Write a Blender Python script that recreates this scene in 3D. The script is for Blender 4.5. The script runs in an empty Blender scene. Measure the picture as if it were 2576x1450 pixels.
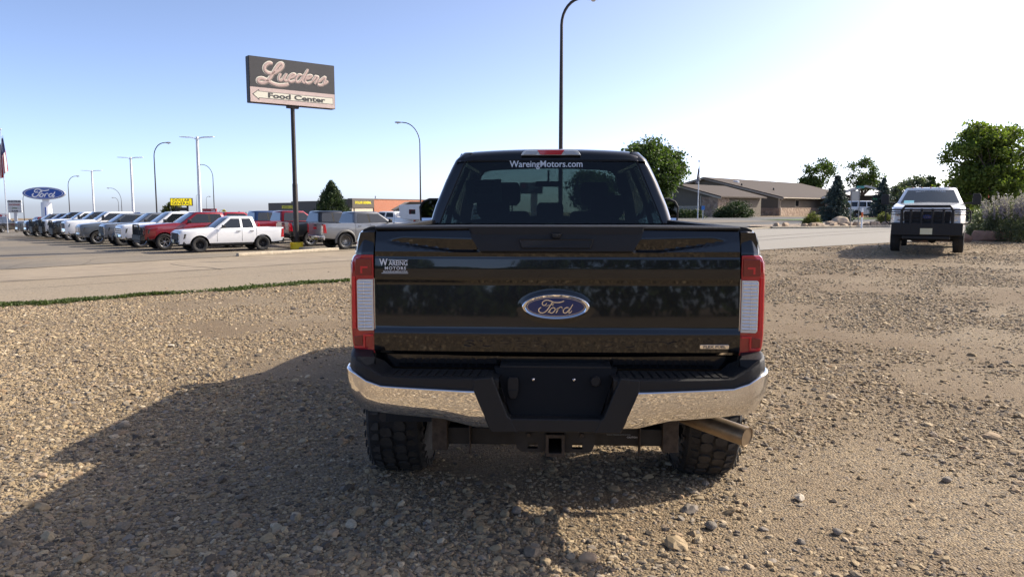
import bpy, bmesh, math, random
import numpy as np
from mathutils import Vector, Matrix
R = math.radians
scene = bpy.context.scene
col = scene.collection

# ------------------------------------------------------------------ camera, sky, sun, exposure
CAM_Z = 1.70
FPX, CX, CY, PITCH = 1900.0, 1288.0, 725.0, R(6.16)
cam_d = bpy.data.cameras.new('camera'); cam_d.sensor_width = 36.0
cam_d.lens = 36.0 * FPX / 2576.0; cam_d.clip_end = 6000.0; cam_d.clip_start = 0.05
cam = bpy.data.objects.new('camera', cam_d); col.objects.link(cam)
cam.location = (0, 0, CAM_Z); cam.rotation_euler = (R(90) - PITCH, 0, 0)
scene.camera = cam
SUN_EL, SUN_AZ = R(35.5), R(69.0)
world = bpy.data.worlds.new('World'); scene.world = world; world.use_nodes = True
wt = world.node_tree; wt.nodes.clear()
sky = wt.nodes.new('ShaderNodeTexSky'); sky.sky_type = 'NISHITA'; sky.sun_disc = False
sky.sun_elevation = SUN_EL; sky.sun_rotation = SUN_AZ
sky.air_density = 0.40; sky.dust_density = 6.5; sky.ozone_density = 0.3; sky.altitude = 2000
bg = wt.nodes.new('ShaderNodeBackground'); bg.inputs['Strength'].default_value = 0.15
wo = wt.nodes.new('ShaderNodeOutputWorld')
wt.links.new(sky.outputs[0], bg.inputs[0]); wt.links.new(bg.outputs[0], wo.inputs[0])
sd = bpy.data.lights.new('sun', 'SUN'); sd.energy = 2.8; sd.angle = R(0.53); sd.color = (1.0, 0.91, 0.77)
sun = bpy.data.objects.new('sun', sd); col.objects.link(sun)
sdir = Vector((math.sin(SUN_AZ) * math.cos(SUN_EL), math.cos(SUN_AZ) * math.cos(SUN_EL), math.sin(SUN_EL)))
sun.rotation_euler = (-sdir).to_track_quat('-Z', 'Y').to_euler(); sun.location = sdir * 60
vs = scene.view_settings
vs.view_transform = 'Standard'; vs.look = 'None'; vs.exposure = 1.28; vs.gamma = 1.0; vs.use_curve_mapping = False
scene.render.engine = 'CYCLES'
scene.cycles.use_denoising = True
scene.cycles.max_bounces = 8; scene.cycles.transparent_max_bounces = 24

# ------------------------------------------------------------------ helpers
def sst(a, b, x):
    t = min(1, max(0, (x-a)/(b-a))); return t*t*(3-2*t)
def hgt(x, y):
    a = 0.75 if x < 0 else 0.45
    z = a * math.tanh(0.0009 * x * max(y, 0.0) / a)
    if x < 0: z -= 0.02 * min(max(0.0, y - 60.0), 140.0) * min(1.0, -x / 10.0)
    s, n = 0.7826 * x + 0.6225 * y, -0.6225 * x + 0.7826 * y
    z -= 0.012 * max(0.0, math.hypot(x, y) - 180.0)          # the plain falls away beyond the town
    w = sst(23, 33, n) * sst(34, 20, s)                      # the car park lies a little lower than the street
    return z + (min(z, -0.53) - z) * w
def at(px, py, Y):
    u = (px - CX) / FPX; v = (py - CY) / FPX; c, s = math.cos(PITCH), math.sin(PITCH)
    d = (u, c - v * s, -s - v * c); t = Y / d[1]
    return Vector((d[0] * t, Y, CAM_Z + d[2] * t))
CR, SR = math.cos(R(38.5)), math.sin(R(38.5))
def sn(s, n): return (CR * s - SR * n, SR * s + CR * n)

def mat(name, color=(.5, .5, .5), rough=.6, metal=0.0, coat=0.0, noise=0.0, nscale=8.0, bump=0.0, bscale=60.0, ior=1.5, spec=None, c2=None):
    m = bpy.data.materials.new(name); m.use_nodes = True
    nt = m.node_tree; b = nt.nodes['Principled BSDF']
    b.inputs['Base Color'].default_value = (*color, 1); b.inputs['Roughness'].default_value = rough
    b.inputs['Metallic'].default_value = metal; b.inputs['IOR'].default_value = ior
    if coat: b.inputs['Coat Weight'].default_value = coat; b.inputs['Coat Roughness'].default_value = .03
    if spec is not None: b.inputs['Specular IOR Level'].default_value = spec
    if noise or bump:
        tc = nt.nodes.new('ShaderNodeTexCoord')
    if noise:
        n = nt.nodes.new('ShaderNodeTexNoise'); n.inputs['Scale'].default_value = nscale; n.inputs['Detail'].default_value = 6
        n.inputs['Roughness'].default_value = .65
        nt.links.new(tc.outputs['Object'], n.inputs['Vector'])
        r = nt.nodes.new('ShaderNodeValToRGB'); r.color_ramp.elements[0].position = .3; r.color_ramp.elements[1].position = .7
        k = noise
        ca = tuple(max(0, c * (1 - k)) for c in color); cb = c2 if c2 else tuple(min(1, c * (1 + k)) for c in color)
        r.color_ramp.elements[0].color = (*ca, 1); r.color_ramp.elements[1].color = (*cb, 1)
        nt.links.new(n.outputs['Fac'], r.inputs[0]); nt.links.new(r.outputs[0], b.inputs['Base Color'])
    if bump:
        n2 = nt.nodes.new('ShaderNodeTexNoise'); n2.inputs['Scale'].default_value = bscale; n2.inputs['Detail'].default_value = 4
        nt.links.new(tc.outputs['Object'], n2.inputs['Vector'])
        bp = nt.nodes.new('ShaderNodeBump'); bp.inputs['Strength'].default_value = bump; bp.inputs['Distance'].default_value = .02
        nt.links.new(n2.outputs['Fac'], bp.inputs['Height']); nt.links.new(bp.outputs[0], b.inputs['Normal'])
    return m

def glass_mat(name, tint=(.3, .35, .36), refl=1.5, rough=0.0):
    m = bpy.data.materials.new(name); m.use_nodes = True; nt = m.node_tree; nt.nodes.clear()
    o = nt.nodes.new('ShaderNodeOutputMaterial'); mx = nt.nodes.new('ShaderNodeMixShader')
    tr = nt.nodes.new('ShaderNodeBsdfTransparent'); tr.inputs[0].default_value = (*tint, 1)
    gl = nt.nodes.new('ShaderNodeBsdfGlossy'); gl.inputs['Roughness'].default_value = rough
    lw = nt.nodes.new('ShaderNodeLayerWeight'); lw.inputs[0].default_value = .5
    pw = nt.nodes.new('ShaderNodeMath'); pw.operation = 'POWER'; pw.inputs[1].default_value = 5
    ma = nt.nodes.new('ShaderNodeMath'); ma.operation = 'MULTIPLY_ADD'; ma.inputs[1].default_value = .8; ma.inputs[2].default_value = ((refl-1)/(refl+1))**2
    nt.links.new(lw.outputs['Facing'], pw.inputs[0]); nt.links.new(pw.outputs[0], ma.inputs[0])
    nt.links.new(ma.outputs[0], mx.inputs[0]); nt.links.new(tr.outputs[0], mx.inputs[1]); nt.links.new(gl.outputs[0], mx.inputs[2])
    nt.links.new(mx.outputs[0], o.inputs[0])
    return m

class MB:
    def __init__(s): s.v = []; s.f = []; s.mi = []; s.cur = 0
    def add(s, vs_, fs):
        o = len(s.v); s.v += [tuple(p) for p in vs_]
        for f in fs: s.f.append([i + o for i in f]); s.mi.append(s.cur)
        return s
    def box(s, x0, x1, y0, y1, z0, z1):
        return s.add([(x0,y0,z0),(x1,y0,z0),(x1,y1,z0),(x0,y1,z0),(x0,y0,z1),(x1,y0,z1),(x1,y1,z1),(x0,y1,z1)],
                     [(0,3,2,1),(4,5,6,7),(0,1,5,4),(1,2,6,5),(2,3,7,6),(3,0,4,7)])
    def obox(s, c, ax, hx, hy, hz):
        ax = Matrix(ax) if not isinstance(ax, Matrix) else ax
        c = Vector(c); P = []
        for sz in (-1, 1):
            for sx, sy in ((-1,-1),(1,-1),(1,1),(-1,1)): P.append(c + ax @ Vector((sx*hx, sy*hy, sz*hz)))
        return s.add(P, [(0,3,2,1),(4,5,6,7),(0,1,5,4),(1,2,6,5),(2,3,7,6),(3,0,4,7)])
    def prism(s, poly, axis, a, b):
        def m(p, t):
            if axis == 'x': return (t, p[0], p[1])
            if axis == 'y': return (p[0], t, p[1])
            return (p[0], p[1], t)
        n = len(poly)
        P = [m(p, a) for p in poly] + [m(p, b) for p in poly]
        F = [tuple(range(n))[::-1], tuple(range(n, 2 * n))] + [(i, (i + 1) % n, n + (i + 1) % n, n + i) for i in range(n)]
        return s.add(P, F)
    def loft(s, rings, closed=True, cap=True):
        n = len(rings[0]); P = [p for r in rings for p in r]; F = []
        for i in range(len(rings) - 1):
            for j in range(n if closed else n - 1):
                k = (j + 1) % n
                F.append((i*n+j, i*n+k, (i+1)*n+k, (i+1)*n+j))
        if cap:
            F.append(tuple(range(n))[::-1]); F.append(tuple((len(rings)-1)*n + j for j in range(n)))
        return s.add(P, F)
    def grid(s, rows):
        return s.loft(rows, closed=False, cap=False)
    def tube(s, path, r, seg=8, cap=True):
        path = [Vector(p) for p in path]; rad = r if isinstance(r, (list, tuple)) else [r] * len(path)
        rings = []; up = None
        for i, p in enumerate(path):
            t = (path[min(i+1, len(path)-1)] - path[max(i-1, 0)]).normalized()
            if up is None:
                up = Vector((0,0,1)) if abs(t.z) < .9 else Vector((1,0,0))
            a = t.cross(up)
            if a.length < 1e-4: a = t.cross(Vector((0,1,0)))
            a.normalize(); b = a.cross(t).normalized(); up = b
            rings.append([p + (a*math.cos(2*math.pi*k/seg) + b*math.sin(2*math.pi*k/seg))*rad[i] for k in range(seg)])
        return s.loft(rings, True, cap)
    def lathe(s, prof, seg=24, axis='z', c=(0,0,0), cap=False):
        rings = []
        for r, t in prof:
            ring = []
            for k in range(seg):
                a = 2*math.pi*k/seg
                if axis == 'z': p = (c[0]+r*math.cos(a), c[1]+r*math.sin(a), c[2]+t)
                elif axis == 'x': p = (c[0]+t, c[1]+r*math.cos(a), c[2]+r*math.sin(a))
                else: p = (c[0]+r*math.sin(a), c[1]+t, c[2]+r*math.cos(a))
                ring.append(p)
            rings.append(ring)
        return s.loft(rings, True, cap)
    def mirror(s):
        n = len(s.v); s.v += [(-x, y, z) for x, y, z in s.v]; k = len(s.f)
        for i in range(k): s.f.append([j + n for j in s.f[i]][::-1]); s.mi.append(s.mi[i])
        return s
    def mesh(s, name, mats, smooth=True, angle=35):
        me = bpy.data.meshes.new(name); me.from_pydata(s.v, [], s.f)
        for m in (mats if isinstance(mats, (list, tuple)) else [mats]): me.materials.append(m)
        if any(s.mi): me.polygons.foreach_set('material_index', s.mi)
        bm = bmesh.new(); bm.from_mesh(me)
        bmesh.ops.remove_doubles(bm, verts=bm.verts, dist=1e-5)
        bmesh.ops.recalc_face_normals(bm, faces=bm.faces); bm.to_mesh(me); bm.free()
        if smooth:
            me.polygons.foreach_set('use_smooth', [True] * len(me.polygons)); me.set_sharp_from_angle(angle=R(angle))
        me.update(); return me
    def build(s, name, mats, parent=None, smooth=True, angle=35, bevel=0, seg=2, loc=None, rz=0.0):
        return put(name, s.mesh(name, mats, smooth, angle), parent, bevel, seg, loc, rz)
def put(name, me, parent=None, bevel=0, seg=2, loc=None, rz=0.0):
    o = bpy.data.objects.new(name, me); col.objects.link(o)
    if parent is not None: o.parent = parent
    if loc is not None: o.location = loc
    if rz: o.rotation_euler = (0, 0, rz)
    if bevel:
        b = o.modifiers.new('bevel', 'BEVEL'); b.width = bevel; b.segments = seg; b.limit_method = 'ANGLE'; b.angle_limit = R(30); b.harden_normals = True
    return o
def empty(name, loc, rz=0.0):
    o = bpy.data.objects.new(name, None); col.objects.link(o); o.location = loc; o.rotation_euler = (0, 0, rz); o.empty_display_size = .3
    return o
def tag(o, label, cat, group=None):
    o['label'] = label; o['category'] = cat
    if group: o['group'] = group
    return o
def struct(o): o['kind'] = 'structure'; return o
def stuff(o, label=None, cat=None):
    o['kind'] = 'stuff'
    if label: o['label'] = label
    if cat: o['category'] = cat
    return o
_dg = None
def text_mesh(body, size, depth=.004, bold=0.0, align='CENTER', space=1.0, sx=1.0, shear=0.0):
    cu = bpy.data.curves.new('t', 'FONT'); cu.body = body; cu.size = size; cu.extrude = depth; cu.offset = bold
    cu.align_x = align; cu.align_y = 'CENTER'; cu.space_character = space; cu.resolution_u = 3; cu.shear = shear
    o = bpy.data.objects.new('t', cu); col.objects.link(o)
    bpy.context.view_layer.update()
    me = bpy.data.meshes.new_from_object(o.evaluated_get(bpy.context.evaluated_depsgraph_get()))
    col.objects.unlink(o); bpy.data.objects.remove(o); bpy.data.curves.remove(cu)
    if sx != 1.0: me.transform(Matrix.Diagonal((sx, 1, 1, 1)))
    return me
def text(name, body, size, m, parent, loc, rot=(R(90), 0, 0), **kw):
    me = text_mesh(body, size, **kw); me.materials.clear(); me.materials.append(m)
    o = put(name, me, parent); o.location = loc; o.rotation_euler = rot
    return o
def spline(pts, n=6):
    out = []; P = [Vector(p) for p in pts]
    for i in range(len(P) - 1):
        p0 = P[max(i-1, 0)]; p1 = P[i]; p2 = P[i+1]; p3 = P[min(i+2, len(P)-1)]
        for k in range(n):
            t = k / n
            out.append(.5*((2*p1)+(p2-p0)*t+(2*p0-5*p1+4*p2-p3)*t*t+(-p0+3*p1-3*p2+p3)*t**3))
    out.append(P[-1]); return out
def stroke(mb, pts, w, y, depth, n=6):
    """a flat raised pen stroke in the x-z plane; its front face at y, body depth behind"""
    P = spline([(p[0], 0, p[1]) for p in pts], n); ring = []
    W = w if isinstance(w, (list, tuple)) else None
    rings = []
    for i, p in enumerate(P):
        t = (P[min(i+1, len(P)-1)] - P[max(i-1, 0)]); t.normalize()
        q = i / (len(P)-1); ww = w if W is None else W[0]+(W[1]-W[0])*q
        e = min(1.0, .55 + 3*min(q, 1-q)*len(pts)/4)
        nn = Vector((-t.z, 0, t.x)) * ww * .5 * e
        rings.append([(p.x+nn.x, y+depth, p.z+nn.z), (p.x+nn.x*.75, y, p.z+nn.z*.75), (p.x-nn.x*.75, y, p.z-nn.z*.75), (p.x-nn.x, y+depth, p.z-nn.z)])
    mb.loft(rings, True, True); return mb
def ellipse(rx, rz, n=48, cx=0, cz=0): return [(cx+rx*math.cos(2*math.pi*k/n), cz+rz*math.sin(2*math.pi*k/n)) for k in range(n)]
def sst(a, b, x):
    t = min(1, max(0, (x-a)/(b-a))); return t*t*(3-2*t)
def lerp(a, b, t): return a+(b-a)*t
def interp(x, xs, ys): return float(np.interp(x, xs, ys))
# ------------------------------------------------------------------ ground, road, pavements
def node_ground(name, cols, scale, bump, dist, dirt=None, dscale=.35, patch=(.42, .62), rough=.9):
    m = bpy.data.materials.new(name); m.use_nodes = True; nt = m.node_tree; b = nt.nodes['Principled BSDF']
    b.inputs['Roughness'].default_value = rough; b.inputs['Specular IOR Level'].default_value = .25
    tc = nt.nodes.new('ShaderNodeTexCoord')
    v = nt.nodes.new('ShaderNodeTexVoronoi'); v.inputs['Scale'].default_value = scale; v.inputs['Randomness'].default_value = 1.0
    nt.links.new(tc.outputs['Object'], v.inputs['Vector'])
    sp = nt.nodes.new('ShaderNodeSeparateColor'); nt.links.new(v.outputs['Color'], sp.inputs[0])
    rp = nt.nodes.new('ShaderNodeValToRGB'); rp.color_ramp.interpolation = 'LINEAR'
    e = rp.color_ramp.elements; e[0].color = (*cols[0], 1); e[1].color = (*cols[-1], 1)
    for i, c in enumerate(cols[1:-1]): q = e.new((i+1)/(len(cols)-1)); q.color = (*c, 1)
    nt.links.new(sp.outputs[0], rp.inputs[0]); outc = rp.outputs[0]
    if dirt:
        n = nt.nodes.new('ShaderNodeTexNoise'); n.inputs['Scale'].default_value = dscale; n.inputs['Detail'].default_value = 8; n.inputs['Roughness'].default_value = .6
        nt.links.new(tc.outputs['Object'], n.inputs['Vector'])
        mr = nt.nodes.new('ShaderNodeMapRange'); mr.inputs[1].default_value = patch[0]; mr.inputs[2].default_value = patch[1]
        nt.links.new(n.outputs['Fac'], mr.inputs[0])
        n3 = nt.nodes.new('ShaderNodeTexNoise'); n3.inputs['Scale'].default_value = 30; n3.inputs['Detail'].default_value = 6
        nt.links.new(tc.outputs['Object'], n3.inputs['Vector'])
        dr = nt.nodes.new('ShaderNodeValToRGB'); dr.color_ramp.elements[0].position = .3; dr.color_ramp.elements[1].position = .75
        dr.color_ramp.elements[0].color = (*[c*.75 for c in dirt], 1); dr.color_ramp.elements[1].color = (*[c*1.15 for c in dirt], 1)
        nt.links.new(n3.outputs['Fac'], dr.inputs[0])
        mx = nt.nodes.new('ShaderNodeMix'); mx.data_type = 'RGBA'
        nt.links.new(mr.outputs[0], mx.inputs[0]); nt.links.new(outc, mx.inputs[6]); nt.links.new(dr.outputs[0], mx.inputs[7]); outc = mx.outputs[2]
    nt.links.new(outc, b.inputs['Base Color'])
    bp = nt.nodes.new('ShaderNodeBump'); bp.inputs['Strength'].default_value = bump; bp.inputs['Distance'].default_value = dist; bp.invert = True
    nt.links.new(v.outputs['Distance'], bp.inputs['Height']); nt.links.new(bp.outputs[0], b.inputs['Normal'])
    return m
GRV = [(.06,.05,.038), (.20,.148,.09), (.28,.207,.125), (.38,.295,.183), (.17,.145,.118), (.30,.22,.13)]
M_gravel_ground = node_ground('gravel_ground', GRV, 75, .8, .012, dirt=(.205,.148,.090))
M_road = node_ground('dusty_road_surface', [(.235,.195,.14), (.32,.265,.19), (.28,.23,.168), (.16,.135,.10)], 26, .5, .01, dirt=(.315,.25,.172), dscale=.25, patch=(.3,.75))
M_road2 = node_ground('pale_road_surface', [(.29,.268,.23), (.34,.318,.276), (.315,.293,.255), (.26,.243,.21)], 40, .3, .006, dirt=(.328,.302,.26), dscale=.25, patch=(.3,.75))
M_asphalt = node_ground('asphalt', [(.11,.101,.09), (.15,.138,.12), (.125,.115,.102), (.19,.17,.14)], 60, .3, .006, dirt=(.29,.24,.175), dscale=.10, patch=(.36,.68))
M_asphalt2 = node_ground('asphalt_drive_surface', [(.10,.10,.098), (.13,.13,.125), (.115,.115,.11), (.15,.145,.14)], 60, .3, .006, dirt=(.16,.155,.145), dscale=.2)
M_conc = mat('concrete', (.29,.232,.16), .85, noise=.20, nscale=1.1, bump=.25, bscale=90)
M_kerb = mat('kerb_concrete', (.44,.37,.27), .85, noise=.22, nscale=6, bump=.4, bscale=50)
M_crack = mat('joint_filler', (.06,.052,.045), .9)
M_lawn = mat('lawn', (.10,.15,.045), .9, noise=.35, nscale=5, bump=.6, bscale=60)
M_bedgravel = node_ground('bed_gravel', [(.22,.17,.13), (.36,.29,.22), (.28,.22,.17), (.42,.35,.27)], 14, .8, .05)

def axis_pts(segs):
    out = []
    for a, b, st in segs: out += list(np.arange(a, b, st))
    out.append(segs[-1][1]); return out
xs = axis_pts([(-2600,-300,230),(-300,-90,30),(-90,-30,4),(-30,30,1.5),(30,90,4),(90,300,30),(300,2600,230)])
ys = axis_pts([(-900,-200,100),(-200,-20,20),(-20,60,1.5),(60,140,4),(140,320,15),(320,4200,330)])
mb = MB(); mb.grid([[(x, y, hgt(x, y)) for x in xs] for y in ys])
g = mb.build('ground', M_gravel_ground, angle=80); struct(g)

def sheet(name, s0, s1, n0, n1, step, dz, m, parent=None, thick=0):
    """a sheet over the terrain in road coordinates; n0 and n1 may be functions of s"""
    f0 = n0 if callable(n0) else (lambda s: n0); f1 = n1 if callable(n1) else (lambda s: n1)
    ns = max(1, int(math.ceil((s1-s0)/step))); rows = []
    for i in range(ns+1):
        s = lerp(s0, s1, i/ns); a, b = f0(s), f1(s); nn = max(1, int(math.ceil(abs(b-a)/step))) if not (callable(n0) or callable(n1)) else 10
        row = []
        for j in range(nn+1):
            x, y = sn(s, lerp(a, b, j/nn)); row.append((x, y, hgt(x, y)+dz))
        rows.append(row)
    mb = MB(); mb.grid(rows)
    return mb.build(name, m, parent, angle=80)
def kerb(name, pts, w, h, m, parent=None, step=1.2, label=None):
    """a kerb bar along a list of (s, n) points"""
    P = []
    for i in range(len(pts)-1):
        a, b = pts[i], pts[i+1]; k = max(1, int(math.hypot(b[0]-a[0], b[1]-a[1])/step))
        for j in range(k): P.append((lerp(a[0], b[0], j/k), lerp(a[1], b[1], j/k)))
    P.append(pts[-1]); rings = []
    for i, p in enumerate(P):
        a = P[max(i-1, 0)]; b = P[min(i+1, len(P)-1)]; t = Vector((b[0]-a[0], b[1]-a[1])).normalized(); n = Vector((-t.y, t.x))
        ring = []
        for k, hh in ((-.5, -.05), (-.5, h*.75), (-.36, h), (.36, h), (.5, h*.75), (.5, -.05)):
            x, y = sn(p[0]+n.x*w*k, p[1]+n.y*w*k); x0, y0 = sn(*p)
            ring.append((x, y, hgt(x0, y0)+hh+.006*math.sin(i*2.7)))
        rings.append(ring)
    mb = MB(); mb.loft(rings)
    return mb.build(name, m, parent, angle=25)
near_edge = lambda s: interp(s, [-60, 8, 16, 23.5, 29.3, 33.5, 40, 70, 140], [16.75, 16.6, 16.4, 15.2, 13.9, 13.0, 12.4, 12.2, 12.2])
far_edge = lambda s: interp(s, [-60, 0, 10, 24, 38, 41, 47, 60, 140], [22.4, 22.9, 23.3, 24.0, 26.0, 25.6, 22.0, 21.4, 21.4])
road_l = struct(sheet('road', -60, 18, near_edge, far_edge, 1.6, .012, M_road))
road = struct(sheet('road', 18, 140, near_edge, far_edge, 1.6, .012, M_road2))
for nn, s0, s1 in ((18.6, 22, 60), (20.3, 24, 70)):
    sheet('road_joint', s0, s1, nn, nn+.09, 1.5, .017, M_crack, road)
apron = struct(sheet('concrete_apron', -60, 24, far_edge, lambda s: interp(s, [-60, -10, 2.4, 6.4, 11.4, 17, 24], [28.6, 30.2, 32.0, 33.2, 34.2, 35.4, 36.0]), 1.6, .016, M_conc))
for s0 in (-14, -7.5, .2, 7.2, 13.4, 19):
    mb = MB(); x0, y0 = sn(s0, 23.0); x1, y1 = sn(s0+.6, 31.0)
    P = [(lerp(x0, x1, t/8), lerp(y0, y1, t/8)) for t in range(9)]
    mb.grid([[(x-.025, y, hgt(x, y)+.0215), (x+.025, y, hgt(x, y)+.0215)] for x, y in P]); mb.build('concrete_joint', M_crack, apron)
lot = struct(sheet('car_park_asphalt', -70, 60, lambda s: interp(s, [-60, -10, 2.4, 6.4, 11.4, 17, 24], [28.6, 30.2, 32.0, 33.2, 34.2, 35.4, 36.0]), 135, 3.0, .028, M_asphalt))
lot_cols = None
drive = struct(sheet('driveway_asphalt', 24, 84, lambda s: far_edge(s)+.02, 62, 3.0, .012, M_asphalt2))
k1 = kerb('kerb', [(11.5, 34.35), (13.5, 34.85), (17.1, 35.85)], .22, .16, M_kerb)
tag(k1, 'weathered concrete kerb below the tall food centre sign', 'kerb')
k1b = kerb('kerb', [(17.0, 36.05), (16.1, 36.5), (15.75, 40.5), (15.6, 44)], .2, .14, M_kerb); tag(k1b, 'concrete kerb running back behind the silver pickup', 'kerb')
k2 = kerb('kerb', [(24, 24.15), (31, 24.7), (38, 26.1), (40.4, 26.0)], .25, .1, M_kerb); tag(k2, 'low concrete kerb along the edge of the bank driveway', 'kerb')
def crack(parent, pts, w, dz, seed):
    rg = random.Random(seed); P_ = []
    for i in range(len(pts)-1):
        for j in range(8): P_.append((lerp(pts[i][0], pts[i+1][0], j/8)+rg.gauss(0, .05), lerp(pts[i][1], pts[i+1][1], j/8)+rg.gauss(0, .05)))
    rows = []
    for s_, n_ in P_:
        x, y = sn(s_, n_); ww = w*rg.uniform(.4, 1.2); x2, y2 = sn(s_, n_+ww); rows.append([(x, y, hgt(x, y)+dz), (x2, y2, hgt(x2, y2)+dz)])
    mb = MB(); mb.grid(rows); mb.build('crack', M_crack, parent)
crack(apron, [(-14, 23.2), (-5, 23.3), (2, 23.1), (9, 23.5), (14, 23.7), (19, 23.8)], .10, .023, 1)
crack(lot, [(2.5, 32.3), (3.6, 35.5), (5.2, 37.0)], .06, .036, 2); crack(lot, [(-4, 35), (0, 37.5), (5, 38.2), (9, 40)], .07, .036, 3); crack(lot, [(-2, 44), (4, 46), (7, 49)], .08, .036, 4); crack(lot, [(5.2, 33.2), (6.0, 36), (8.4, 37.4)], .06, .036, 5)
crack(road_l, [(-8, 20.5), (0, 20.2), (8, 20.8), (16, 20.3)], .035, .018, 6)
# gravel lot: loose stones -------------------------------------------------------------
M_stone = bpy.data.materials.new('loose_stone'); M_stone.use_nodes = True
nt = M_stone.node_tree; b = nt.nodes['Principled BSDF']; b.inputs['Roughness'].default_value = .85; b.inputs['Specular IOR Level'].default_value = .3
an = nt.nodes.new('ShaderNodeAttribute'); an.attribute_type = 'INSTANCER'; an.attribute_name = 'tone'
rp = nt.nodes.new('ShaderNodeValToRGB'); e = rp.color_ramp.elements
PAL = [(0,(.085,.070,.054)), (.12,(.19,.155,.12)), (.26,(.31,.235,.145)), (.42,(.38,.288,.172)), (.56,(.29,.215,.13)), (.70,(.45,.353,.22)), (.82,(.23,.20,.168)), (.9,(.34,.232,.138)), (1.0,(.56,.465,.33))]
e[0].color = (*PAL[0][1], 1); e[1].color = (*PAL[-1][1], 1)
for p, c in PAL[1:-1]: q = e.new(p); q.color = (*c, 1)
tc = nt.nodes.new('ShaderNodeTexCoord'); nz = nt.nodes.new('ShaderNodeTexNoise'); nz.inputs['Scale'].default_value = 2.5; nz.inputs['Detail'].default_value = 5
nt.links.new(tc.outputs['Object'], nz.inputs['Vector'])
mx = nt.nodes.new('ShaderNodeMix'); mx.data_type = 'RGBA'; mx.blend_type = 'MULTIPLY'; mx.inputs[0].default_value = .55
rr = nt.nodes.new('ShaderNodeValToRGB'); rr.color_ramp.elements[0].color = (.55,.55,.55,1); rr.color_ramp.elements[1].color = (1.25,1.22,1.15,1)
rr.color_ramp.elements[0].position = .3; rr.color_ramp.elements[1].position = .7
nt.links.new(nz.outputs['Fac'], rr.inputs[0]); nt.links.new(an.outputs['Fac'], rp.inputs[0]); nt.links.new(rp.outputs[0], mx.inputs[6]); nt.links.new(rr.outputs[0], mx.inputs[7])
nt.links.new(mx.outputs[2], b.inputs['Base Color'])

def rock_nodes():
    ng = bpy.data.node_groups.new('scatter_stones', 'GeometryNodeTree')
    ng.interface.new_socket('Geometry', in_out='INPUT', socket_type='NodeSocketGeometry')
    ng.interface.new_socket('Geometry', in_out='OUTPUT', socket_type='NodeSocketGeometry')
    N = ng.nodes; L = ng.links; gi = N.new('NodeGroupInput'); go = N.new('NodeGroupOutput')
    join = N.new('GeometryNodeJoinGeometry')
    for k in range(8):
        ico = N.new('GeometryNodeMeshIcoSphere'); ico.inputs['Radius'].default_value = 1.0; ico.inputs['Subdivisions'].default_value = 2
        nz = N.new('ShaderNodeTexNoise'); nz.noise_dimensions = '4D'; nz.inputs['W'].default_value = k*7.3; nz.inputs['Scale'].default_value = .9; nz.inputs['Detail'].default_value = 2
        sub = N.new('ShaderNodeVectorMath'); sub.operation = 'SUBTRACT'; sub.inputs[1].default_value = (.5,.5,.5)
        sc = N.new('ShaderNodeVectorMath'); sc.operation = 'SCALE'; sc.inputs['Scale'].default_value = 1.7
        sp = N.new('GeometryNodeSetPosition'); L.new(ico.outputs[0], sp.inputs[0]); L.new(nz.outputs['Color'], sub.inputs[0]); L.new(sub.outputs[0], sc.inputs[0]); L.new(sc.outputs[0], sp.inputs['Offset'])
        ti = N.new('GeometryNodeGeometryToInstance'); L.new(sp.outputs[0], ti.inputs[0]); L.new(ti.outputs[0], join.inputs[0])
    iop = N.new('GeometryNodeInstanceOnPoints'); L.new(gi.outputs[0], iop.inputs['Points']); L.new(join.outputs[0], iop.inputs['Instance'])
    iop.inputs['Pick Instance'].default_value = True
    def na(nm, ty):
        n = N.new('GeometryNodeInputNamedAttribute'); n.data_type = ty; n.inputs['Name'].default_value = nm; return n.outputs[0]
    eu = N.new('FunctionNodeEulerToRotation'); L.new(na('rot', 'FLOAT_VECTOR'), eu.inputs[0])
    L.new(na('pick', 'INT'), iop.inputs['Instance Index']); L.new(eu.outputs[0], iop.inputs['Rotation']); L.new(na('size', 'FLOAT_VECTOR'), iop.inputs['Scale'])
    sm = N.new('GeometryNodeSetMaterial'); sm.inputs['Material'].default_value = M_stone
    L.new(iop.outputs[0], sm.inputs[0]); L.new(sm.outputs[0], go.inputs[0]); return ng
NG = rock_nodes()
rng = np.random.default_rng(7)
def hgt_np(x, y):
    a = np.where(x < 0, .75, .45); z = a*np.tanh(.0009*x*np.maximum(y, 0)/a)
    return z - np.where(x < 0, .02*np.clip(y-60, 0, 140)*np.minimum(1, -x/10), 0)
def patches(x, y):
    """0 where the lot is bare trodden dirt, 1 where it is thick with stone"""
    p = .55 + .30*np.sin(.9*x+.6*y+1.1) + .24*np.sin(1.7*x-1.3*y+.4) + .18*np.sin(.35*x+2.3*y) + .15*np.sin(3.1*x+2.2*y+.8) + .10*np.sin(5.3*x-4.1*y)
    return np.clip(p - .14*np.clip((x-1.2)/2, 0, 1) - .42*np.exp(-((x-2.55)/.33)**2)*(y > 0) - .25*np.exp(-((x-4.1)/.35)**2), .05, 1)
def scatter(y0, y1, dens, med, spread, xlim, cap=1.0, road_to=None):
    area = (y1-y0)*(xlim(y0)+xlim(y1)); n = int(dens*area)
    y = rng.uniform(y0, y1, n); x = rng.uniform(-1, 1, n)*np.vectorize(xlim)(y)
    keep = (rng.uniform(0, 1, n) < patches(x, y)*cap); x, y = x[keep], y[keep]
    S = CR*x+SR*y; Nn = -SR*x+CR*y
    ed = road_to if road_to else np.interp(S, [-60, 8, 16, 23.5, 29.3, 33.5, 40], [16.75, 16.6, 16.4, 15.2, 13.9, 13.0, 12.4]); k = Nn < ed-.05+rng.normal(0, .1, len(x))
    x, y = x[k], y[k]; n = len(x)
    r = np.minimum(med*np.exp(rng.normal(0, spread, n)), med*4.2)
    return x, y, r
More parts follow.
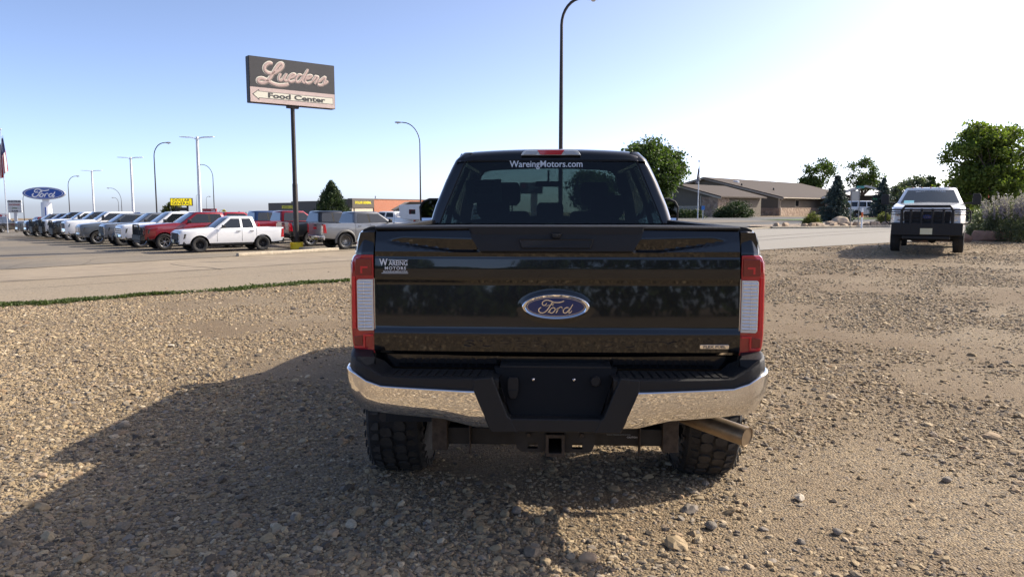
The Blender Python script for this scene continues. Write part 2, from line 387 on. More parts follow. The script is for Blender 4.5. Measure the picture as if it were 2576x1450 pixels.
P = [scatter(2.6, 6.2, 7000, .0058, .58, lambda y: .85*y+.6), scatter(2.6, 6.2, 420, .0145, .45, lambda y: .85*y+.6), scatter(2.6, 7.5, 11, .028, .25, lambda y: .85*y+.6), scatter(6.2, 10.5, 2900, .0088, .55, lambda y: .8*y+1), scatter(6.2, 16, 34, .021, .3, lambda y: .8*y+1),
     scatter(10.5, 17, 1000, .0135, .4, lambda y: .78*y+1), scatter(17, 32, 230, .019, .4, lambda y: .76*y+1), scatter(-4.5, 2.6, 900, .012, .45, lambda y: 4.2), scatter(13, 27, 26, .013, .4, lambda y: .76*y+1, road_to=20.0)]
X = np.concatenate([p[0] for p in P]); Y = np.concatenate([p[1] for p in P]); RR = np.concatenate([p[2] for p in P]); n = len(X)
asp = rng.uniform(.55, 1.0, n); flat = rng.uniform(.28, .62, n)
Z = hgt_np(X, Y) + RR*flat*rng.uniform(-.25, .45, n)
me = bpy.data.meshes.new('loose_gravel'); me.vertices.add(n); me.vertices.foreach_set('co', np.stack([X, Y, Z], 1).astype(np.float32).ravel())
def attr(nm, ty, data, key):
    a = me.attributes.new(nm, ty, 'POINT'); a.data.foreach_set(key, data.ravel())
attr('rot', 'FLOAT_VECTOR', np.stack([rng.normal(0, .22, n), rng.normal(0, .22, n), rng.uniform(0, 6.283, n)], 1).astype(np.float32), 'vector')
attr('size', 'FLOAT_VECTOR', np.stack([RR, RR*asp, RR*flat], 1).astype(np.float32), 'vector')
attr('pick', 'INT', rng.integers(0, 8, n).astype(np.int32), 'value')
attr('tone', 'FLOAT', rng.uniform(0, 1, n).astype(np.float32), 'value')
gv = put('loose_gravel', me); md = gv.modifiers.new('stones', 'NODES'); md.node_group = NG
stuff(gv, 'loose tan and grey gravel covering the lot around the black pickup', 'gravel')
print('stones', n)
# ------------------------------------------------------------------ vehicle materials
def paint(name, c, metal=0.0, rough=.35, flake=False):
    m = mat(name, c, rough, metal, coat=1.0); m.node_tree.nodes['Principled BSDF'].inputs['Coat IOR'].default_value = 1.6; return m
M_black_paint = paint('black_paint', (.0035, .0037, .0045), 0, .25)
M_black_paint.node_tree.nodes['Principled BSDF'].inputs['Coat IOR'].default_value = 1.52; M_black_paint.node_tree.nodes['Principled BSDF'].inputs['Specular IOR Level'].default_value = .25
M_plastic = mat('black_textured_plastic', (.014, .0135, .0135), .5, bump=.25, bscale=700, spec=.35)
M_rubber = mat('tyre_rubber', (.018, .017, .0165), .75, noise=.35, nscale=9, bump=.3, bscale=120)
M_tread = mat('tread_rubber', (.03, .027, .024), .85, noise=.4, nscale=14, c2=(.055,.047,.038))
M_chrome = mat('chrome', (.86, .86, .87), .035, 1.0)
M_chrome_soft = mat('dull_chrome', (.6, .6, .62), .22, 1.0)
M_dark_metal = mat('dark_frame_metal', (.022, .02, .018), .6, .3, noise=.4, nscale=12)
M_rust = mat('dusty_brown_steel', (.06, .045, .033), .7, .4, noise=.5, nscale=25)
M_pipe = mat('dusty_exhaust_steel', (.30, .225, .145), .45, .75, noise=.25, nscale=18)
M_under = mat('underbody_black', (.012, .012, .012), .8)
M_red_lens = mat('red_lens', (.42, .003, .013), .08, coat=1.0, spec=.6)
M_red_bright = mat('bright_red', (.66, .008, .02), .2, coat=1.0)
M_red_dark = mat('dark_red_lens', (.20, .002, .008), .1, coat=1.0)
M_clear_lens = mat('clear_lens', (.82, .83, .85), .18, .55, coat=1.0)
M_clear_rim = mat('clear_lens_rim', (.75, .72, .66), .2, .1, coat=1.0)
M_glass_rear = glass_mat('tinted_rear_glass', (.245, .295, .29), 1.45)
M_glass_side = glass_mat('tinted_side_glass', (.17, .20, .20), 1.4)
M_glass_wind = glass_mat('windshield_glass', (.84, .90, .87), 1.3)
M_seat = mat('seat_fabric', (.02, .021, .023), .8)
M_headliner = mat('headliner', (.05, .05, .052), .9)
M_white = mat('white_vinyl', (.78, .79, .80), .5)
M_paper = mat('paper_sign', (.30, .33, .33), .8)
M_ink = mat('printed_ink', (.04, .045, .06), .7)
M_blue_badge = mat('badge_blue', (.012, .03, .13), .2, .2, coat=.45)
M_mirror = mat('mirror_glass', (.85, .87, .9), .01, 1.0)

def section_fn(P):
    """half width and height profile of a lower body"""
    hw = P['hw']; yr = P['yr']; yf = P['yf']
    def W(z, y):
        q = (z - P['wmid'])/.5; w = hw*(1 - .030*q*q)
        if z < P['sill']+.12: w -= .02*(P['sill']+.12-z)/.12
        f = (y-(yf-P.get('ftl', .6)))/P.get('ftl', .6)
        if f > 0: w *= 1 - P.get('ft', .11)*f**2.2
        r = ((yr+.35)-y)/.35
        if r > 0: w *= 1 - P.get('rt', .02)*r**2
        return w
    return W
def lower_body(P):
    """painted lower body: wings, doors, bonnet and load bed with wheel-arch openings"""
    W = section_fn(P); yr, yf = P['yr'], P['yf']; ra = P['ra']; axles = P['axles']; suv = P.get('suv')
    ys_ = set()
    for y in np.linspace(yr, yf, 34): ys_.add(round(float(y), 4))
    for a in axles:
        for k in range(17): ys_.add(round(a - ra*math.cos(math.pi*k/16)*.9999, 4))
    for e in (P['cowl'], P['rbelt'], yf-.02, yf-.06, yf-.14, yf-.25): ys_.add(round(e, 4))
    ys_ = sorted(ys_); rings = []
    def top(y, side):
        if y >= P['cowl']:
            t = (y-P['cowl'])/(yf-P['cowl']); z = lerp(P['hood_c'], P['hood_f'], t**1.3)
            d = (y-(yf-.16))/.16
            return z-(P.get('fdrop', .10)*d*d if d > 0 else 0)
        if suv or y >= P['rbelt']+ (1e-6 if side < 0 else -1e-6): return P['belt']
        return P['rail']
    def ring(y, side):
        zb = P['sill']
        if y > yf-.5: zb = lerp(P['sill'], P.get('chin', P['sill']), (y-(yf-.5))/.5)
        if y < yr+.5: zb = lerp(P.get('rchin', P['sill']), P['sill'], (y-yr)/.5)
        for a in axles:
            d = abs(y-a)
            if d < ra: zb = max(zb, P['r']+math.sqrt(ra*ra-d*d)*P.get('archq', 1.0))
        zt = top(y, side); pts = []
        for t in (0, .08, .3, .55, .78, .93): z = lerp(zb, zt, t); pts.append((W(z, y), z))
        xt = W(zt, y)
        bed = (not suv) and (y < P['rbelt']-1e-6 or (abs(y-P['rbelt']) < 1e-6 and side < 0))
        if y >= P['cowl']-1e-6 and side >= 0:
            pts += [(xt*.985, zt-.006), (xt*.94, zt+.022), (xt*.55, zt+P.get('crown', .05)), (0, zt+P.get('crown', .05)+.012)]
        elif bed:
            iw = P['hw']-P.get('railw', .12)
            pts += [(xt*.992, zt), (iw, zt), (iw, P['floor']), (0, P['floor'])]
        else:
            pts += [(xt*.99, zt), (xt*.9, zt+.004), (xt*.5, zt+.004), (0, zt+.004)]
        R_ = [(x, y, z) for x, z in pts]
        return R_[:-1] + [R_[-1]] + [(-x, y_, z) for x, y_, z in R_[:-1][::-1]]
    for y in ys_:
        if abs(y-P['rbelt']) < 1e-6 and not suv: rings.append(ring(y, -1)); rings.append(ring(y, 1))
        elif abs(y-P['cowl']) < 1e-6: rings.append(ring(y, -1)); rings.append(ring(y, 1))
        else: rings.append(ring(y, 0 if y < P['cowl'] else 1))
    mb = MB(); mb.grid(rings)
    n = len(rings[0]); h = n//2
    # rear and front end caps
    r0 = rings[0]; rl = rings[-1]
    for rr_, flip in ((r0, False), (rl, True)):
        o = len(mb.v); mb.v += rr_
        for i in range(h):
            a, b_, c_, d = i, i+1, n-2-i, n-1-i
            if suv or flip or i < 0: mb.f.append([o+a, o+b_, o+c_, o+d]); mb.mi.append(0)
        if not (suv or flip):
            mb.f.append([o+i for i in range(0, h)]); mb.mi.append(0)          # bed end pillar
            mb.f.append([o+n-1-i for i in range(0, h)]); mb.mi.append(0)
            mb.f.append([o+0, o+h-1, o+n-h, o+n-1]); mb.mi.append(0)
    return mb, W
def tyre_mesh(r, w, rim_r, blocks=False, seg=40):
    mb = MB(); h = w/2
    prof = [(rim_r-.01, -h*.72), (rim_r+.015, -h*.86), (r*.82, -h*1.0), (r*.93, -h*.97), (r*.985, -h*.86), (r, -h*.62), (r, h*.62), (r*.985, h*.86), (r*.93, h*.97), (r*.82, h*1.0), (rim_r+.015, h*.86), (rim_r-.01, h*.72)]
    mb.lathe(prof, seg, 'x')
    mb.cur = 1
    nb = 34 if blocks else 30
    rows = []
    if blocks:
        rows = [(-.99, -.50, 0, .66), (-.46, -.03, .5, .80), (.03, .46, 0, .80), (.50, .99, .5, .66)]
    else: rows = [(-.95, -.1, 0, .6), (.1, .95, .5, .6)]
    for u0, u1, ph, fill in rows:
        for k in range(nb):
            a0 = 2*math.pi*(k+ph)/nb; da = 2*math.pi/nb*fill; jog = .12*da*(1 if k % 2 else -1)
            if blocks and abs((u0+u1)/2) < .3: q = [(u0, .15), (lerp(u0, u1, .3), 0), (lerp(u0, u1, .75), .08), (u1, .35), (lerp(u0, u1, .9), .85), (lerp(u0, u1, .6), 1), (lerp(u0, u1, .15), .9), (u0, .55)]
            elif blocks:
                q = [(u0, .1), (lerp(u0, u1, .5), .02), (u1, .2), (u1, .8), (lerp(u0, u1, .5), .98), (u0, .9)]
            else: q = [(u0, .05), (u1, .0), (u1, .95), (u0, 1)]
            P0, P1 = [], []
            for u, v in q:
                a = a0+da*v+jog; x = u*h*1.0
                drop = .0 if abs(u) < .7 else (abs(u)-.7)/.3*.055*r/.45
                rt = r+(.013 if blocks else .008)-drop; rb = r-.03-drop*1.2
                P0.append((x, rb*math.cos(a), rb*math.sin(a))); P1.append((x*(1 if abs(u) < .9 else .985), rt*math.cos(a), rt*math.sin(a)))
            n = len(q); mb.add(P0+P1, [tuple(range(n, 2*n))]+[(i, (i+1) % n, n+(i+1) % n, n+i) for i in range(n)])
    if blocks:   # side biters on the upper sidewall
        for sd_ in (-1, 1):
            for k in range(nb):
                a = 2*math.pi*(k+(.5 if sd_ > 0 else 0)+.3)/nb; da = 2*math.pi/nb*.32
                P_ = []
                for rr_, xx in ((r*.955, 1.0), (r*.86, 1.03)):
                    for s_ in (-1, 1): P_.append((sd_*h*xx, rr_*math.cos(a+s_*da*.5), rr_*math.sin(a+s_*da*.5)))
                Q_ = [(x+sd_*.008, y, z) for x, y, z in P_]
                mb.add(P_+Q_, [(4,5,7,6), (0,1,5,4), (2,3,7,6), (0,2,6,4), (1,3,7,5)])
    return mb
def rim_mesh(rim_r, w, style, mats):
    """outer face towards +x"""
    mb = MB(); h = w/2
    mb.cur = 1
    mb.lathe([(rim_r, -h*.7), (rim_r*.93, -h*.5), (rim_r*.9, h*.1), (.0001, h*.1)], 32, 'x')
    mb.cur = 0
    mb.lathe([(rim_r*.92, h*.55), (rim_r*1.0, h*.62), (rim_r*1.03, h*.74), (rim_r*1.05, h*.70)], 40, 'x')
    mb.lathe([(rim_r*.92, h*.55), (rim_r*.91, h*.2)], 40, 'x')
    nsp, wid, tw = {'six': (6, .17, 0), 'ten': (10, .09, 0), 'five': (5, .2, 0), 'split': (14, .075, .18), 'steel': (8, .16, 0)}[style]
    for k in range(nsp):
        a = 2*math.pi*k/nsp
        for sg in ((-1, 1) if style in ('split', 'six') else (0,)):
            pts = []
            for t, ww in ((.16, wid*1.1), (.95, wid*.75)):
                aa = a+sg*(.10 if style == 'split' else .12)*t+tw*(t-.5); rr_ = rim_r*t
                c_ = Vector((0, math.cos(aa), math.sin(aa)))*rr_; tn = Vector((0, -math.sin(aa), math.cos(aa)))*rim_r*ww*.5*(.7 if sg else 1)
                pts.append((c_, tn))
            f = []
            for (c_, tn), xx in zip(pts, (h*.42, h*.6)):
                f += [(xx-.03, *(c_-tn)[1:]), (xx, *(c_-tn*.6)[1:]), (xx, *(c_+tn*.6)[1:]), (xx-.03, *(c_+tn)[1:])]
            mb.add(f, [(0,1,5,4), (1,2,6,5), (2,3,7,6), (0,4,7,3), (4,5,6,7)])
    mb.lathe([(rim_r*.2, h*.3), (rim_r*.2, h*.48), (rim_r*.12, h*.52), (.0001, h*.52)], 16, 'x')
    return mb
_wc = {}
def wheel_set(parent, axles, track, r, w, rim_r, style, rimmat, blocks=False, hub=None, zc=None):
    key = (round(r, 3), round(w, 3), round(rim_r, 3), style, rimmat.name, blocks)
    if key not in _wc:
        _wc[key] = (tyre_mesh(r, w, rim_r, blocks).mesh('tyre', [M_rubber, M_tread]), rim_mesh(rim_r, w, style, None).mesh('rim', [rimmat, M_under]))
    tm, rm = _wc[key]
    for a in axles:
        for s in (-1, 1):
            o = put('wheel', tm, parent); o.location = (s*track, a, zc if zc else r); o.rotation_euler = (random.uniform(0, 1), 0, 0 if s > 0 else math.pi)
            put('rim', rm, o)

SCRIPT_F = [([(840,605),(800,655),(750,665),(720,620),(750,565),(830,532),(920,548),(1000,582),(1100,592),(1200,580),(1272,548)], (26, 34)),
 ([(985,575),(940,640),(890,720),(830,800),(760,850),(690,853),(640,818),(640,760),(695,712)], (30, 36)),
 ([(805,695),(880,662),(950,655),(1005,638),(992,618),(965,640),(1000,688)], 14),
 ([(865,855),(905,795),(960,735),(1025,725),(1045,770),(1005,835),(945,858),(905,825),(945,750)], 30),
 ([(1025,735),(1060,775),(1110,735),(1150,712)], 16), ([(1140,712),(1105,790),(1070,862)], 32), ([(1100,785),(1150,722),(1205,705),(1225,740)], 26),
 ([(1390,722),(1320,722),(1258,775),(1255,838),(1310,855),(1370,805),(1410,735)], 32), ([(1492,632),(1445,715),(1395,815),(1405,862),(1472,795)], 30), ([(1215,770),(1250,765),(1290,740)], 14)]
def ford_script(mb, k, y, depth, cx=0, cz=0, wmul=1.0):
    for pts, w in SCRIPT_F:
        q = [(cx+(x-1060)*k, cz-(z-705)*k) for x, z in pts]
        ww = tuple(v*k*wmul for v in w) if isinstance(w, tuple) else w*k*wmul
        stroke(mb, q, ww, y, depth, 5)
    return mb

# ------------------------------------------------------------------ the black pickup
T = empty('pickup_truck', (.215, 3.70, 0), R(-2.2))
tag(T, 'large lifted black pickup seen squarely from behind on the gravel', 'pickup truck')
P = dict(hw=1.015, yr=.012, yf=6.05, ra=.56, axles=(1.17, 5.23), r=.44, sill=.74, wmid=1.12, cowl=4.95, rbelt=2.13, hood_c=1.52, hood_f=1.42, belt=1.52, rail=1.575, floor=1.02, railw=.118, rchin=.90, chin=.85, ftl=.7, ft=.10, rt=.016, crown=.07)
mb, W = lower_body(P)
mb.build('body', M_black_paint, T, angle=38)
for s in (-1, 1):  # bed rail caps, black plastic
    mb = MB(); x0, x1 = (.885, .962)
    mb.loft([[(s*x0, y, 1.572), (s*x0, y, 1.596), (s*(x0+.02), y, 1.603), (s*(x1-.03), y, 1.600), (s*x1, y, 1.588), (s*(x1+.004), y, 1.572)] for y in (.05, 2.11)])
    mb.build('bed_rail_cap', M_plastic, T, bevel=.003)
    # bed corner pillar behind the lamp
    mb = MB()
    mb.loft([[(s*.897, q, z), (s*.897, .25, z), (s*(xo-.012), .25, z), (s*xo, .06+q, z), (s*(xo-.02), .012+q, z), (s*(xo-.05), -.006+q, z)] for z, xo, q in ((.90, .985, 0), (.99, 1.0, 0), (1.45, 1.008, 0), (1.468, 1.009, -.002), (1.484, 1.007, .002), (1.53, 1.0, .014), (1.568, .990, .028), (1.582, .978, .040))])
    mb.build('bed_corner', M_black_paint, T, bevel=.006)
mb = MB(); mb.box(-.9, .9, 2.06, 2.12, 1.0, 1.575); mb.build('bed_front_wall', M_black_paint, T)

# tailgate --------------------------------------------------------
def tg_y(x, z):
    prof_z = [.93, .962, .975, .99, 1.072, 1.080, 1.104, 1.112, 1.318, 1.328, 1.347, 1.356, 1.40, 1.448, 1.458, 1.474, 1.482, 1.53, 1.585, 1.60]
    prof_y = [.03, .006, -.024, -.038, -.044, -.0435, -.0360, -.0345, -.0215, -.0225, -.0325, -.034, -.0335, -.0300, -.0275, -.030, -.0312, -.022, -.006, .004]
    y = interp(z, prof_z, prof_y) + .018*(abs(x)/.9)**2.2
    ax = abs(x)
    if ax > .38 and 1.46 < z < 1.57:
        zt = interp(ax, [.38, .60, .76, .84, .86], [1.545, 1.550, 1.552, 1.536, 1.53]); zb = interp(ax, [.38, .5, .56, .70, .80, .845, .86], [1.478, 1.478, 1.486, 1.505, 1.522, 1.531, 1.53])
        if zb < z < zt:
            q = (zt-z); mk = sst(0, .006, zt-z)*sst(0, .012, z-zb)
            base_t = interp(zt, prof_z, prof_y); y = lerp(y, base_t+.018*(ax/.9)**2.2+.16*q-.001, mk)
    if 1.0 < z < 1.35:   # badge boss
        e = math.hypot(x/.184, (z-1.214)/.084)
        if e < 1: y -= .0045*sst(1.0, .80, e)
    return y
def half_w(z): return interp(z, [.95, 1.2, 1.46, 1.6], [.902, .897, .891, .886])
nx = 150; zs = sorted(set([round(v, 4) for v in np.linspace(.958, 1.60, 96)]+[.962,.975,.99,1.066,1.072,1.08,1.104,1.112,1.118,1.31,1.318,1.328,1.347,1.356,1.448,1.458,1.474,1.482]))
rows = []
for z in zs:
    hw = half_w(z); rows.append([(x*hw, tg_y(x*hw, z), z) for x in np.linspace(-1, 1, nx)])
mb = MB(); mb.grid(rows)
back = [[(r[0][0], .055, r[0][2]), (r[-1][0], .055, r[-1][2])] for r in rows]
mb.grid([[r[0], b_[0]] for r, b_ in zip(rows, back)]); mb.grid([[b_[1], r[-1]] for r, b_ in zip(rows, back)]); mb.grid([[b_[0], b_[1]] for b_ in back])
# lower drop in the middle
mb.loft([[(-.275, y0, .962), (-.20, y0, .918), (.20, y0, .918), (.275, y0, .962)] for y0 in (-.012, .05)])
TG = mb.build('tailgate', M_black_paint, T, angle=28)
mb = MB(); mb.loft([[(x, y, z) for y, z in ((.058, 1.592), (.058, 1.606+a), (.03, 1.612+a), (-.004, 1.606+a), (-.010, 1.596), (-.006, 1.588))] for x, a in ((-.888, -.006), (-.60, -.001), (-.43, .0), (.43, .0), (.60, -.001), (.888, -.006))])
mb.build('tailgate_cap', M_plastic, TG, bevel=.002)
mb = MB()
mb.loft([[(-a, y, z) for z, a, y in ((1.607, .425, -.004), (1.592, .425, -.018), (1.55, .412, -.034), (1.487, .372, -.044), (1.476, .36, -.034))]] + [[(a, y, z) for z, a, y in ((1.607, .425, -.004), (1.592, .425, -.018), (1.55, .412, -.034), (1.487, .372, -.044), (1.476, .36, -.034))]], closed=False, cap=False)
mb.prism([(-.425, 1.603), (-.36, 1.478), (.36, 1.478), (.425, 1.603)], 'y', -.028, .02)
mb.build('handle_bezel', M_plastic, TG, angle=30)
mb = MB(); mb.loft([[(-.185, -.040, 1.548), (.185, -.040, 1.548), (.168, -.046, 1.500), (-.168, -.046, 1.500)], [(-.178, -.047, 1.545), (.178, -.047, 1.545), (.162, -.053, 1.503), (-.162, -.053, 1.503)], [(-.172, -.045, 1.540), (.172, -.045, 1.540), (.158, -.050, 1.507), (-.158, -.050, 1.507)]]); mb.build('handle', M_plastic, TG, bevel=.002)
mb = MB(); mb.loft([[(-.03, -.03, 1.572), (.03, -.03, 1.572), (.022, -.034, 1.548), (-.022, -.034, 1.548)], [(-.02, -.05, 1.568), (.02, -.05, 1.568), (.014, -.05, 1.55), (-.014, -.05, 1.55)]]); mb.build('camera_housing', M_plastic, TG, bevel=.003)
mb = MB(); mb.lathe([(.0001, -.0545), (.006, -.0545), (.009, -.053), (.0095, -.046)], 16, 'y', (0, 0, 1.558)); mb.build('camera_lens', M_under, TG)
yb = -.038
mb = MB(); ring_o = ellipse(.1765*.94, .0685*.94, 64, 0, 1.215); ring_i = ellipse(.156*.94, .053*.94, 64, 0, 1.215); ring_m = ellipse(.168*.94, .0625*.94, 64, 0, 1.215)
mb.loft([[(x, yb+.004, z) for x, z in ring_o], [(x, yb-.006, z) for x, z in ellipse(.1745*.94, .0670*.94, 64, 0, 1.215)], [(x, yb-.009, z) for x, z in ring_m], [(x, yb-.004, z) for x, z in ring_i]], True, False)
mb.build('badge_ring', M_chrome, TG, angle=60)
mb = MB(); mb.loft([[(x, yb+.004, z) for x, z in ellipse(.160*.94, .057*.94, 64, 0, 1.215)], [(x, yb-.0035, z) for x, z in ellipse(.158*.94, .0555*.94, 64, 0, 1.215)], [(x, yb-.0055, z) for x, z in ellipse(.08*.94, .028*.94, 64, 0, 1.215)]]); mb.build('badge_face', M_blue_badge, TG, angle=60)
mb = MB(); mb.loft([[(x, y, z) for x, z in ellipse(rx*.94, rz*.94, 64, 0, 1.215)] for rx, rz, y in ((.1505, .0492, yb-.003), (.1500, .0488, yb-.0062), (.1478, .0472, yb-.0062), (.1473, .0468, yb-.003))], True, False); mb.build('badge_line', M_chrome, TG)
mb = MB(); ford_script(mb, .0001941, yb-.0095, .006, 0, 1.215); mb.build('badge_script', M_chrome, TG, angle=50)
# pressed lettering
for tx, xx in (('SUPER', -.25), ('DUTY', .40)):
    text('pressed_lettering', tx, .046, M_black_paint, TG, (xx, -.0395 if xx < 0 else -.0375, 1.026), depth=.0050, bold=.0010, space=1.22, sx=2.75)
mb = MB(); mb.loft([[(.705, y, 1.0125), (.709, y, 1.0105), (.842, y, 1.0105), (.846, y, 1.0125), (.846, y, 1.0285), (.842, y, 1.0305), (.709, y, 1.0305), (.705, y, 1.0285)] for y in (-.026, -.034)]); mb.build('fuel_badge', M_chrome, TG, bevel=.001)
text('fuel_badge_lettering', 'FLEX FUEL', .0155, M_ink, TG, (.7755, -.0345, 1.0205), depth=.0008, bold=.0004, sx=1.45, space=1.05)
# dealer decal
dx, dz, dy = -.795, 1.412, -.0250
text('dealer_decal', 'AREING', .033, M_white, TG, (dx+.021, dy, dz+.012), depth=.0008, bold=.0004, sx=.80)
text('dealer_decal', 'W', .046, M_white, TG, (dx-.052, dy, dz+.016), depth=.0008, bold=.0012, sx=.80)
text('dealer_decal', 'MOTORS', .022, M_white, TG, (dx+.006, dy, dz-.0125), depth=.0008, bold=.0003, sx=1.05, space=1.2)
text('dealer_decal', 'BELLE FOURCHE SHERIDAN STURGIS', .0085, M_white, TG, (dx+.006, dy, dz-.0285), depth=.0008, bold=.0002, sx=.86)
mb = MB()
for z0, xa, xb in ((1.4385, -.822, -.726), (1.3745, -.857, -.726)): mb.box(xa, xb, dy-.001, dy+.010, z0, z0+.0022)
mb.build('dealer_decal_rule', M_white, TG)

# tail lamps ------------------------------------------------------
for s in (-1, 1):
    def lamp_ring(z, grow=0.0):
        xo = interp(z, [.975, 1.0, 1.1, 1.4, 1.445, 1.466], [1.008, 1.022, 1.028, 1.024, 1.018, .998])+grow
        return [(s*.899, .05, z), (s*.899, -.018-grow, z), (s*(xo-.045), -.026-grow, z), (s*(xo-.014), -.014, z), (s*(xo-.001), .015, z), (s*xo, .06, z), (s*(xo-.006), .20, z), (s*.95, .20, z)]
    mb = MB(); mb.loft([lamp_ring(z) for z in (.975, .981, 1.02, 1.085, 1.09, 1.2, 1.345, 1.35, 1.43, 1.455, 1.466)])
    L = mb.build('tail_lamp', M_red_lens, T, bevel=.004)
    # reversing lamp, ribbed clear lens
    mb = MB(); xa, xb = .901, .982
    mb.loft([[(s*xa, y, 1.09), (s*(xb-.008), y, 1.088), (s*xb, y, 1.098), (s*xb, y, 1.338), (s*(xb-.008), y, 1.345), (s*xa, y, 1.346)] for y in (-.019, -.0285)])
    mb.build('lens_frame', M_clear_rim, L, bevel=.003)
    mb = MB(); nr = 14
    for k in range(nr):
        z0 = lerp(1.100, 1.336, k/nr); z1 = lerp(1.100, 1.336, (k+.93)/nr)
        mb.loft([[(s*x, -.0275, z0), (s*x, -.0325, lerp(z0, z1, .35)), (s*x, -.0325, lerp(z0, z1, .65)), (s*x, -.0275, z1)] for x in (.907, .938, .976)])
    mb.build('reversing_lens', M_clear_lens, L, angle=50)
    mb = MB(); mb.box(min(s*.945, s*.947), max(s*.945, s*.947), -.034, -.03, 1.10, 1.336); mb.build('lens_rib', M_clear_rim, L)
    mb = MB()
    mb.loft([[(s*.905, y, 1.365), (s*.985, y, 1.365), (s*.99, y, 1.375), (s*.985, y, 1.448), (s*.905, y, 1.450)] for y in (-.022, -.0290)]); mb.build('brake_lens', M_red_dark, L, bevel=.003)
    mb = MB()
    for q in ([(.925, 1.41), (.962, 1.41), (.962, 1.375), (.952, 1.375), (.952, 1.40), (.925, 1.40)], [(.988, 1.36), (1.004, 1.36), (1.006, 1.10), (.990, 1.10)],
              [(.905, 1.072), (.955, 1.072), (.955, 1.012), (1.0, 1.012), (1.0, 1.002), (.945, 1.002), (.945, 1.062), (.905, 1.062)]):
        o = [(s*x, z) for x, z in q]; mb.prism(o, 'y', -.026, -.0305)
    mb.build('lit_edge_strip', M_red_bright, L, bevel=.001)  # brighter red strips imitate the lit edges inside the lens
    mb = MB(); mb.loft([[(s*.957, y, 1.015), (s*.998, y, 1.015), (s*1.0, y, 1.06), (s*.957, y, 1.066)] for y in (-.02, -.0275)]); mb.build('lower_lens', M_red_dark, L, bevel=.002)
    mb = MB(); mb.box(min(s*.894, s*.8985), max(s*.894, s*.8985), -.020, .03, 1.085, 1.35); mb.build('lamp_trim', M_chrome_soft, L)

# rear bumper -----------------------------------------------------
def wide(x): return x+.032*sst(.80, .98, x)
plan = [(.39, -.222), (.45, -.222), (.55, -.220), (.65, -.216), (.75, -.209), (.83, -.200), (.89, -.187), (.935, -.165), (.965, -.13), (.985, -.08), (.996, -.01), (1.000, .08), (1.002, .20)]
def zt_c(x, y): return interp(x, [.39, .83, .87, .895, .915, .945, .965, 1.01], [.842, .858, .866, .884, .902, .916, .920, .922])
def zb_c(x, y): return interp(x, [.39, .445, .475, .52, .56, .75, .89, .93, .965, .985, .996, 1.002], [.648, .648, .655, .676, .690, .702, .714, .728, .755, .775, .785, .79])
BP = mb = MB()
for s in (-1, 1):
    rows = []
    for X_, Y_ in plan:
        zt, zb = zt_c(X_, Y_), zb_c(X_, Y_); row = []
        for v, by in ((0, .012), (.012, .001), (.028, -.0065), (.045, -.0095), (.055, -.0098), (.075, -.0098), (.3, -.0095), (.5, -.0075), (.64, -.003), (.72, .003), (.80, .012), (.90, .026), (.98, .038), (1.0, .046)):
            xin = lerp(.388, .311, min(1, v*1.02)); k = 1-sst(.39, .60, X_); z = lerp(zt, zb, v); x = X_+(xin-.39)*k
            tx = -sst(.93, 1.0, X_)*by; ty = by*(1-.7*sst(.93, 1.0, X_)); row.append((s*wide(x+tx), Y_+ty, z))
        rows.append(row)
    m2 = MB(); m2.grid(rows); m2.grid([[p, (p[0], p[1]+.05, p[2])] for p in [r for r in rows[0]]] if False else [[p for p in rows[0]], [(p[0], p[1]+.06, p[2]) for p in rows[0]]])
    m2.build('bumper_face', M_chrome, T, angle=50)
    # black upper cover with raised corner
    m2 = MB(); rows = []
    for X_, Y_ in [(.27, -.214)]+plan:
        zt = zt_c(max(X_, .39), Y_); zc = interp(X_, [.27, .80, .85, .90, .94, 1.0], [.898, .900, .905, .955, .985, .992])
        if X_ > .945: zc = interp(Y_, [-.16, -.02, .2], [.985, 1.0, 1.01])
        yin = .035 if X_ < .80 else lerp(.035, .0, sst(.8, .9, X_)); xi = X_ if X_ < .85 else min(X_, lerp(.85, .90, sst(.85, 1.0, X_)))
        if X_ > .90: yin = Y_+.05 if Y_ < -.05 else Y_
        o_ = sst(.93, 1.0, X_)
        rows.append([(s*X_, Y_+.03, zt-.03), (s*(X_-.004*o_), Y_+.006, zt-.003), (s*(X_-.008*o_), Y_+.002, lerp(zt, zc, .25)), (s*(X_-.012*o_), Y_+.004, lerp(zt, zc, .85)), (s*(X_-.02*o_), Y_+.012, zc-.002), (s*(X_-.03*o_), Y_+.022, zc), (s*lerp(X_, xi-.02, .9), lerp(Y_+.04, yin, .8), zc-.006), (s*(xi-.02), max(yin, Y_+.03), zc-.02 if X_ < .85 else zc-.10)])
    rows = [[(s*wide(abs(p[0])), p[1], p[2]) for p in r] for r in rows]; m2.grid(rows); m2.build('bumper_cover', M_plastic, T, angle=40)
    m2 = MB()   # step tread ribs
    for k in range(12):
        x0 = lerp(.335, .82, k/12); m2.loft([[(s*(x0+a), y, .899), (s*(x0+a+.002), y, .9055), (s*(x0+a+.030), y, .9055), (s*(x0+a+.032), y, .899)] for y, a in ((-.190, .0), (-.06, -.012))])
    m2.build('step_tread', M_plastic, T)
    m2 = MB(); m2.loft([[(s*.30, y, .905), (s*.392, y, .895), (s*.392, y, .842), (s*.314, y, .650), (s*.302, y, .636), (s*.18, y, .636), (s*.212, y, .705), (s*.226, y, .715)] for y in (-.224, -.06)]); m2.build('bumper_side_panel', M_plastic, T, bevel=.008, seg=3)
    m2 = MB(); m2.loft([[(s*.255, -.205, .83), (s*.262, -.165, .845), (s*.244, -.165, .775), (s*.236, -.205, .765)], [(s*.252, -.207, .83), (s*.258, -.167, .845), (s*.240, -.167, .775), (s*.233, -.207, .765)]]); m2.build('plate_lamp', M_plastic, T)
